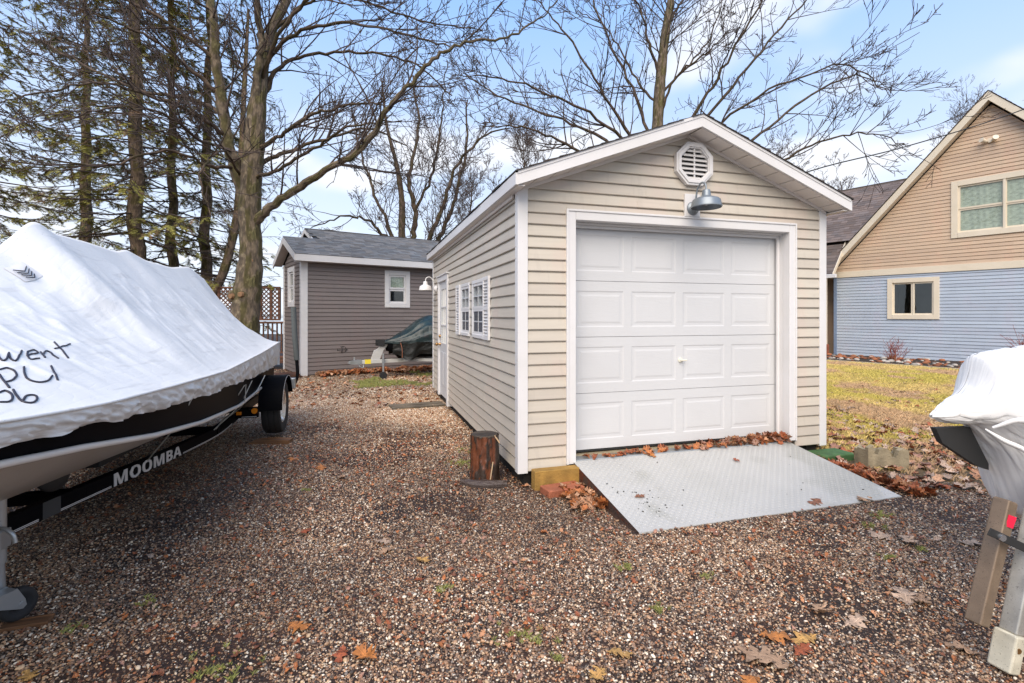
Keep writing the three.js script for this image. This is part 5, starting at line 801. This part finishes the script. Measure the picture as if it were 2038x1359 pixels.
{
  R = mulberry(81);
  const P = [[], [], []], q = new THREE.Quaternion(), e = new THREE.Euler(), m4 = () => new THREE.Matrix4();
  const palette = [[.68, .55, .42], [.52, .37, .24], [.78, .70, .60], [.46, .28, .165], [.33, .19, .11], [.19, .115, .074], [.135, .09, .064], [.24, .145, .092], [.07, .052, .04], [.36, .135, .05], [.26, .22, .19], [.40, .33, .27]];
  const wBase = [7, 9, 6, 10, 14, 17, 16, 16, 18, 6, 5, 4];
  const put = (x, z, s) => {
    if (inGarage(x, z, -.02) || inRamp(x, z) || lawnEdge(x, z) > .02 + rr(-.08, .10)) return;
    const dirt = fbm(x * 1.5 + 3, z * 1.5, 4, 121), tn = tanAt(x, z), mo = mossAt(x, z); if (R() < mo * .75 || R() < sm(.50, .64, dirt) * .6 * (1 - tn)) return;
    const pale = clamp(.60 + 1.5 * (fbm(x * .9 + 20, z * .9, 3, 123) - .5)); let k, tot = 0; const w = wBase.map((v, i) => { const a = i < 5 ? v * mix(.45, 1.5, pale) * (1 + 3.5 * tn) : i === 9 ? v * (1 + sm(.5, .65, dirt)) : v * (1 - .8 * tn); tot += a; return a; }); let u = R() * tot; for (k = 0; k < 11 && (u -= w[k]) > 0; k++); 
    const f = rr(.75, 1.2), c = palette[k].map((v, i) => v * f * mix(.66, 1.04, sm(.34, .62, fbm(x * .75 + 40, z * .75, 4, 127))) * .93 * [1.0, .97, .90][i]), r = s * Math.exp(rr(-.7, .42) + (R() < .03 ? .5 : 0));
    e.set(rr(-.5, .5), rr(0, 6.28), rr(-.5, .5)); q.setFromEuler(e); P[Math.floor(R() * 3)].push([m4().compose(V(x, gy(x, z) + r * .22, z), q, V(r, r * rr(.7, 1.1), r * rr(.75, 1.15))), c]);
  };
  const zone = (z0, z1, x0, x1, n, s) => { for (let i = 0; i < n; i++) { const z = mix(z0, z1, R()), x = mix(x0, x1, R()); if (Math.abs(x) < -z * 1.12 + 1.5) put(x, z, s); } };
  zone(-1.1, -3.4, -4.6, 4.6, 280000, .0054); zone(-3.4, -5.6, -6.4, 5.4, 225000, .0062); zone(-5.6, -9, -7, 1.0, 170000, .0084); zone(-9, -14, -8, 1.5, 80000, .012); zone(-5, -11, -10.5, -7, 16000, .012);
  const gm = mat([1, 1, 1], .34); const lb = ['rounded brown and pale pebbles scattered over the drive', 'small mixed pea gravel stones filling the drive', 'flat darker pebbles bedded in the drive'];
  P.forEach((l, k) => instanced('gravel', stone(5 + k * 3), gm, l, lb[k]));
  console.log('pebbles', P.map((l) => l.length));
}
// ---------- lawn ----------
{
  R = mulberry(83); const pos = [], rn = mulberry(84); for (let k = 0; k < 9; k++) { const a = rn() * 6.28, l = .022 + .03 * rn(), b = .012 + .03 * rn(), w = .0022, x = (rn() - .5) * .03, z = (rn() - .5) * .03, c = Math.cos(a), s = Math.sin(a); pos.push(x - s * w, 0, z + c * w, x + s * w, 0, z - c * w, x + c * b * .4 + s * w * .6, l * .75, z + s * b * .4 - c * w * .6); pos.push(x - s * w, 0, z + c * w, x + c * b * .4, l * .75, z + s * b * .4, x + c * b, l, z + s * b); }
  const g = new THREE.BufferGeometry(); g.setAttribute('position', new THREE.Float32BufferAttribute(pos, 3)); g.computeVertexNormals();
  const L = [], q = new THREE.Quaternion(), e = new THREE.Euler(); 
  const hz = (x, z) => { const c = Math.cos(HA), s = Math.sin(HA), a = x - HX, b = z - HZ; return a * s + b * c; };
  const add = (x, z, s, cl) => { e.set(0, rr(0, 6.28), 0); q.setFromEuler(e); const k = rr(.7, 1.3); L.push([new THREE.Matrix4().compose(V(x, gy(x, z), z), q, V(s, s * rr(.6, 1.2), s)), cl.map((v) => v * k)]); };
  for (let i = 0; i < 150000; i++) {
    const z = mix(-3.3, -17.5, Math.pow(R(), .7)), x = mix(2.5, 17, R()); if (x > -z * 1.15 + 2.2 || lawnEdge(x, z) < rr(0, .3) || hz(x, z) < 3.45 || inGarage(x, z, .03)) continue;
    const n = fbm(x * .7, z * .7, 4, 131), near = sm(-8, -4.5, z); if (R() < near * .55 || R() < sm(.55, .7, n) * .4) continue;
    const bp = sm(.50, .62, fbm(x * 1.1 + 60, z * 1.1, 4, 135)), gr = sm(.35, .62, fbm(x * .5 + 8, z * .5, 3, 133) + .10 * sm(-7, -12, z)); add(x, z, rr(.8, 1.3) * mix(1, 1.5, sm(-7, -15, z)), [mix(mix(.66, .54, gr), .56, bp), mix(mix(.50, .45, gr), .38, bp), mix(mix(.19, .11, gr), .22, bp)]);
  }
  for (let i = 0; i < 9000; i++) { const x = mix(-4.4, 1, R()), z = mix(-9, -13.4, R()); if (mossAt(x, z) < rr(.2, .9) || inGarage(x, z)) continue; add(x, z, rr(.8, 1.2), [.26, .27, .08]); }
  instanced('grass', g, mat([1, 1, 1], .75), L, 'yellow green winter lawn beside the garage'); console.log('grass', L.length);
  // green moss tufts in the gravel
  const T2 = []; for (const [x, z, r, n] of [[-.42, -5.6, .12, 170], [-.52, -5.1, .10, 120], [-.30, -6.1, .10, 120], [-.32, -4.95, .06, 60], [.66, -2.98, .035, 34], [-.37, -2.75, .03, 26], [1.12, -2.88, .03, 26], [.20, -2.2, .035, 24], [-1.9, -2.62, .05, 30], [.75, -2.55, .04, 26], [2.55, -3.55, .05, 40], [2.75, -3.75, .06, 46], [2.32, -3.1, .035, 26], [2.6, -3.2, .04, 30], [-1.25, -2.12, .14, 90], [-2.1, -2.4, .04, 24], [-1.75, -4.3, .03, 20], [.05, -2.35, .10, 60]]) for (let i = 0; i < n * .3; i++) { const a = rr(0, 6.28), d = r * 1.25 * R(), px = x + Math.cos(a) * d * 1.4, pz = z + Math.sin(a) * d; e.set(0, rr(0, 6.28), 0); q.setFromEuler(e); const k = rr(.7, 1.3), s = rr(.4, .8); T2.push([new THREE.Matrix4().compose(V(px, gy(px, pz) + .004, pz), q, V(s, s * .7, s)), [.24 * k, .25 * k, .07 * k]]); }
  instanced('moss', g, mat([1, 1, 1], .8), T2, 'bright green moss tufts dotted through the gravel');
}
// ---------- fallen oak leaves ----------
function oakLeaf(n, seed, curl) {   // 1 m long along +x, lobed outline, curled blade
  const rn = mulberry(seed), pos = [], idx = []; const lob = 3.5 + rn(), ph = rn() * .6, b1 = (rn() - .5) * curl, b2 = (rn() - .3) * curl;
  for (let k = 0; k <= n; k++) {
    const t = k / n, env = .34 * Math.pow(Math.sin(Math.PI * Math.min(1, t * .94 + .03)), .75), s = Math.abs(((t * lob + ph) % 1) * 2 - 1), w = Math.max(.012, env * (.30 + .95 * Math.pow(1 - s, .8))), y0 = b1 * (t - .5) * (t - .5) * 2 + .05 * Math.sin(t * 9 + seed), sk = .10 * (1 - s);
    pos.push(t + sk, y0 + b2 * w * 1.4 + (rn() - .5) * .05 * curl, w, t, y0, 0, t + sk, y0 + b2 * w * 1.1 + (rn() - .5) * .05 * curl, -w * (.85 + .3 * rn()));
  }
  for (let k = 0; k < n; k++) { const a = k * 3; idx.push(a, a + 1, a + 3, a + 1, a + 4, a + 3, a + 1, a + 2, a + 4, a + 2, a + 5, a + 4); }
  const st = pos.length / 3; pos.push(0, .005, .012, 0, .005, -.012, -.25, .03, 0); idx.push(st, st + 1, st + 2);
  const g = new THREE.BufferGeometry(); g.setAttribute('position', new THREE.Float32BufferAttribute(pos.map((v, i) => i % 3 ? v : v - .5), 3)); g.setIndex(idx); g.computeVertexNormals(); g.setAttribute('uv', new THREE.Float32BufferAttribute(pos.filter((_, i) => i % 3 !== 1), 2)); return g;
}
T.leaf = dataTex(256, (u, v) => { const b = fbm(u * 6, v * 6, 4, 141, 6), d = sm(.62, .72, fbm(u * 14, v * 14, 3, 143, 14)), vv = Math.abs(v - .0) < .02 ? .15 : 0, k = .82 + .4 * (b - .5) - .4 * d + vv; return [k, k * .97, k * .95]; }, [1, 1]);
{
  R = mulberry(91); const lm = mat([1, 1, 1], .62, { map: T.leaf });
  const lit = [0, 1, 2, 3].map((k) => oakLeaf(11, 500 + k, .5 + .3 * k)), L = [[], [], [], []], q = new THREE.Quaternion(), e = new THREE.Euler();
  const cols = [[.55, .20, .06], [.60, .31, .16], [.44, .13, .045], [.70, .42, .25], [.30, .11, .05], [.66, .50, .38], [.50, .28, .20]];
  const drop = (x, z, y = 0, s = .1, tilt = .35, pick) => { e.set(rr(-tilt, tilt), rr(0, 6.28), rr(-tilt, tilt)); q.setFromEuler(e); const c = cols[pick ? pick[Math.floor(R() * pick.length)] : Math.floor(R() * 7)], k = rr(.75, 1.2), r = s * rr(.6, 1.2); L[Math.floor(R() * 4)].push([new THREE.Matrix4().compose(V(x, gy(x, z) + y + .010, z), q, V(r, r, r)), c.map((v) => v * k)]); };
  // over the lawn, thickest toward the drive
  for (let i = 0; i < 15000; i++) { const z = mix(-3.2, -16, R()), x = mix(2.6, 15, R()); const le = lawnEdge(x, z); if (x > -z * 1.15 + 1 || le < -.25 || inGarage(x, z, .02) || inRamp(x, z)) continue; const n = fbm(x * .9 + 30, z * .9, 4, 151), dens = mix(.10, 1, sm(-10, -6, z)) * sm(.28, .48, n) + .07 + .35 * sm(1.6, .2, le); if (R() < dens * (le < .1 ? .5 : 1)) drop(x, z, .012, .12, .4, [1, 3, 5, 6, 2, 5]); }
  // drift along the ramp's far side, in front of the ochre block, at the door sill and below the cottage wall
  for (let i = 0; i < 230; i++) { const u = R(), [x, z] = gWor(3.02 + .22 * R() * R() + .06 * R(), .05 + 1.15 * u); drop(x, z, .03 * R(), .12, .8, [0, 2, 4, 2, 1]); }
  for (let i = 0; i < 80; i++) { const [x, z] = gWor(mix(.26, .49, R()), rr(.2, .72)); drop(x, z, .04 * R(), .11, .8, [0, 1, 3, 0]); }
  for (let i = 0; i < 115; i++) { const u = Math.pow(R(), .38), [x, z] = gWor(mix(1.2, 2.92, u), rr(-.12, .03)); drop(x, z, .195 + .045 * R() * sm(.3, .9, u), .10, .9, [0, 2, 4, 1, 6]); }
  for (let i = 0; i < 26; i++) { const [x, z] = gWor(mix(.55, 1.5, R()), rr(-.12, .02)); drop(x, z, .19, .09, .5, [0, 2]); }
  for (let i = 0; i < 1500; i++) { const u = R(), [x, z] = sWor(mix(.3, 6.5, u), .12 + .5 * R() * R() + (u > .3 ? .5 * R() : 0)); drop(x, z, .06 * R() + .01, .14, .7, [0, 1, 0, 3, 2]); }
  for (let i = 0; i < 420; i++) { const z = mix(-1.8, -9, R()), x = mix(-5, 3, R()); if (Math.abs(x) > -z * 1.1 || inGarage(x, z) || inRamp(x, z) || R() > sm(.42, .62, fbm(x * 1.1, z * 1.1, 3, 153)) + .12) continue; drop(x, z, .004, .05, .4); }
  for (let i = 0; i < 11000; i++) { const z = mix(-1.7, -8, R()), x = mix(-6, 4.2, R()); if (Math.abs(x) > -z * 1.12 || inGarage(x, z) || inRamp(x, z) || lawnEdge(x, z) > 0 || R() > sm(.38, .62, fbm(x * 1.3, z * 1.3, 3, 157)) + .15) continue; drop(x, z, .002, .034, .5, [0, 4, 4, 1, 2, 6]); }
  for (let i = 0; i < 500; i++) { const z = mix(-8, -13, R()), x = mix(-6, 0, R()); if (!inGarage(x, z)) drop(x, z, .004, .10, .5); }
  L.forEach((l, k) => instanced('leaf_litter', lit[k], lm, l, ['brown oak leaves littering the lawn and yard', 'curled rust leaves drifted along the ramp and walls', 'pale dry oak leaves strewn on the ground', 'crumpled oak leaves gathered in the corners'][k]));
  console.log('litter', L.map((l) => l.length));
  // single large leaves that stand out
  const big = [0, 1, 2, 3, 4].map((k) => oakLeaf(26, 700 + k, .45)), lmats = { orange: [.62, .24, .055], tan: [.55, .36, .22], pale: [.62, .46, .33], brown: [.34, .15, .085], yellow: [.68, .40, .12], rust: [.42, .11, .035] };
  const mm = Object.fromEntries(Object.entries(lmats).map(([k, v]) => [k, mat(v, .6, { map: T.leaf })]));
  const W = (u, v, y = 0) => { const d = (1.5 - y) * 1000 / (v - 628); return [(u - 1019) / 1000 * d, -d]; };
  const spots = [[-.547, -3.061, .10, 'yellow', 'small yellow tan oak leaf lying alone mid gravel'], [-.85, -3.30, .12, 'pale', 'pale crumpled oak leaf near the middle of the gravel'], [-.80, -3.18, .11, 'tan', 'tan oak leaf touching the pale crumpled one'], [-.636, -2.2, .13, 'orange', 'bright orange oak leaf lying alone near the bottom edge'], [-1.033, -2.42, .13, 'orange', 'orange oak leaf between the jack wheel and the bottom edge'], [-.755, -2.216, .09, 'rust', 'dark rust leaf beside the bright orange one'], [-1.42, -3.47, .09, 'rust', 'small rust leaf below the trailer lettering'],
    [.473, -2.222, .11, 'yellow', 'amber oak leaf in open gravel below the ramp'], [.355, -2.078, .10, 'yellow', 'yellow leaf cut by the bottom edge'], [1.217, -2.336, .14, 'orange', 'two toned orange leaf above the largest tan leaf'], [1.35, -2.311, .12, 'yellow', 'amber leaf with narrow lobes beside the two toned one'], [1.105, -2.183, .22, 'tan', 'largest tan oak leaf near the bottom edge'], [1.29, -2.235, .10, 'rust', 'small dark rust leaf beneath the amber one'], [1.553, -2.534, .14, 'tan', 'tan leaf left of the pair of overlapped leaves'], [1.669, -2.451, .13, 'pale', 'pale leaf toward the slanted posts'], [2.08, -2.66, .17, 'pale', 'broad pale leaf overlapped by another near the posts'], [2.14, -2.63, .14, 'tan', 'tan leaf lying over the broad pale one'], [2.493, -3.378, .16, 'pale', 'long pale leaf right of the ramp toe'], [2.601, -3.297, .15, 'pale', 'pale leaf beside the long pale one'], [1.386, -3.456, .17, 'brown', 'brown oak leaf with a stem at the ramp toe'], [3.0, -3.28, .15, 'pale', 'pale leaf just left of the strapped posts'], [2.84, -4.05, .17, 'tan', 'tan leaf at the sharp corner of the ramp'], [-1.87, -4.93, .13, 'orange', 'orange leaf pieces on gravel beyond the jack'], [-1.56, -4.6, .11, 'tan', 'tan leaf behind the orange pieces'], [-2.28, -5.25, .12, 'orange', 'orange leaf near the split wood board'], [2.02, -2.25, .12, 'tan', 'tan leaf behind the yellowed post foot'], [-2.0, -2.08, .10, 'yellow', 'yellow leaf at the lower corner below the jack'], [.98, -2.06, .11, 'orange', 'orange leaf at the bottom edge below the tan ones']];
  spots.forEach(([x, z, s, c, label], k) => { const o = tag(part('oak_leaf', big[k % 5].clone(), mm[c], scene, true), label, 'leaf', 'single oak leaves on the gravel'); o.geometry = big[k % 5]; o.scale.setScalar(s); o.position.set(x, gy(x, z) + .016, z); o.rotation.set(rr(-.15, .15), rr(0, 6.28), rr(-.12, .12)); });
  const onRamp = [[.26, .70, .085, 'brown', 'small dark leaf on the ramp plate near the hinge'], [1.52, .30, .07, 'rust', 'small rust leaf in the middle of the ramp plate'], [1.62, 1.06, .14, 'brown', 'brown leaf lying at the lower edge of the ramp plate'], [.78, .03, .10, 'orange', 'orange leaf on the hinge line of the ramp']];
  onRamp.forEach(([lx, lz, s, c, label], k) => { const [x, z] = gWor(.5 + lx, lz * 1 + .012), o = tag(part('oak_leaf', big[(k + 2) % 5].clone(), mm[c], scene, true), label, 'leaf', 'single oak leaves on the ramp'); o.geometry = big[(k + 2) % 5]; o.scale.setScalar(s); o.position.set(x, mix(.185, .012, lz / 1.13) + .012, z); o.rotation.set(.15, GA + k * 1.7, 0); });
  // dark droppings on the plate
  const dr = []; for (let i = 0; i < 46; i++) { const far = i > 30, lx = far ? rr(.1, 2.3) : .25 + rr(-.14, .16), lz = far ? rr(.1, 1.05) : .78 + rr(-.2, .2), [x, z] = gWor(.5 + lx, lz + .012), s = rr(.002, .008); dr.push([new THREE.Matrix4().compose(V(x, mix(.185, .012, lz / 1.13) + .002, z), q.setFromEuler(e.set(0, rr(0, 6), 0)), V(s * 1.2, s * .8, s)), [.02, .02, .017]]); }
  instanced('debris', stone(11), mat([1, 1, 1], .8), dr, 'small dark specks of debris on the ramp plate');
}
// ---------- shrubs at the house ----------
function twigShrub(label, x, z, h, n, seed, dead) {
  R = mulberry(seed); const s = thing('twig_shrub', label, 'shrub', x, 0, z), tb = new TB();
  for (let k = 0; k < n; k++) { const a = rr(0, 6.28), t = rr(.1, .75), d = V(Math.cos(a) * t, 1, Math.sin(a) * t).normalize(); grow(tb, V(rr(-.12, .12), .0, rr(-.12, .12)), d, h * rr(.6, 1.1), .007, 1, { min: .004, kids: 4, crook: .1, lift: .05 }); }
  part('stems', tb.geo(), mat([.27, .075, .06], .7), s);
  const pos = []; const c = new TB(); for (let k = 0; k < 40; k++) { const a = rr(0, 6.28), r0 = rr(.05, .2); c.tube([V(Math.cos(a) * .06, 0, Math.sin(a) * .06), V(Math.cos(a) * r0, rr(.12, .3), Math.sin(a) * r0)], [.012, .004], 3); } part('dead_stalks', c.geo(), mat([.34, .13, .06], .85), s);
}
{ const [x, z] = hWor(2.35, 1.6); twigShrub('small red twig shrub below the sliding window', x, z, .75, 26, 95); const [x2, z2] = hWor(5.55, 1.5); twigShrub('wide red twig shrub against the blue wall near the wrapped bow', x2, z2, 1.15, 46, 96);
  R = mulberry(97); const L = [], q = new THREE.Quaternion(), e = new THREE.Euler(); for (let i = 0; i < 260; i++) { const [a, b] = hWor(rr(-.2, 8.5), rr(.2, 2.7)), s = rr(.03, .11), k = rr(.6, 1.2); e.set(0, rr(0, 6), 0); q.setFromEuler(e); L.push([new THREE.Matrix4().compose(V(a, .04 + s * .2, b), q, V(s, s * .8, s)), R() < .5 ? [.30 * k, .11 * k, .05 * k] : [.42 * k, .38 * k, .33 * k]]); } instanced('bed_stones', stone(17), mat([1, 1, 1], .85), L, 'stones and clumps of dead leaves in the mulch bed');
}
scene.traverse((o) => { if (o.isMesh) { o.castShadow = true; o.receiveShadow = true; } });
let tris = 0; scene.traverse((o) => { if (o.isMesh && !o.isInstancedMesh) tris += (o.geometry.index ? o.geometry.index.count : o.geometry.attributes.position.count) / 3; }); console.log('triangles', Math.round(tris));
renderer.render(scene, camera);
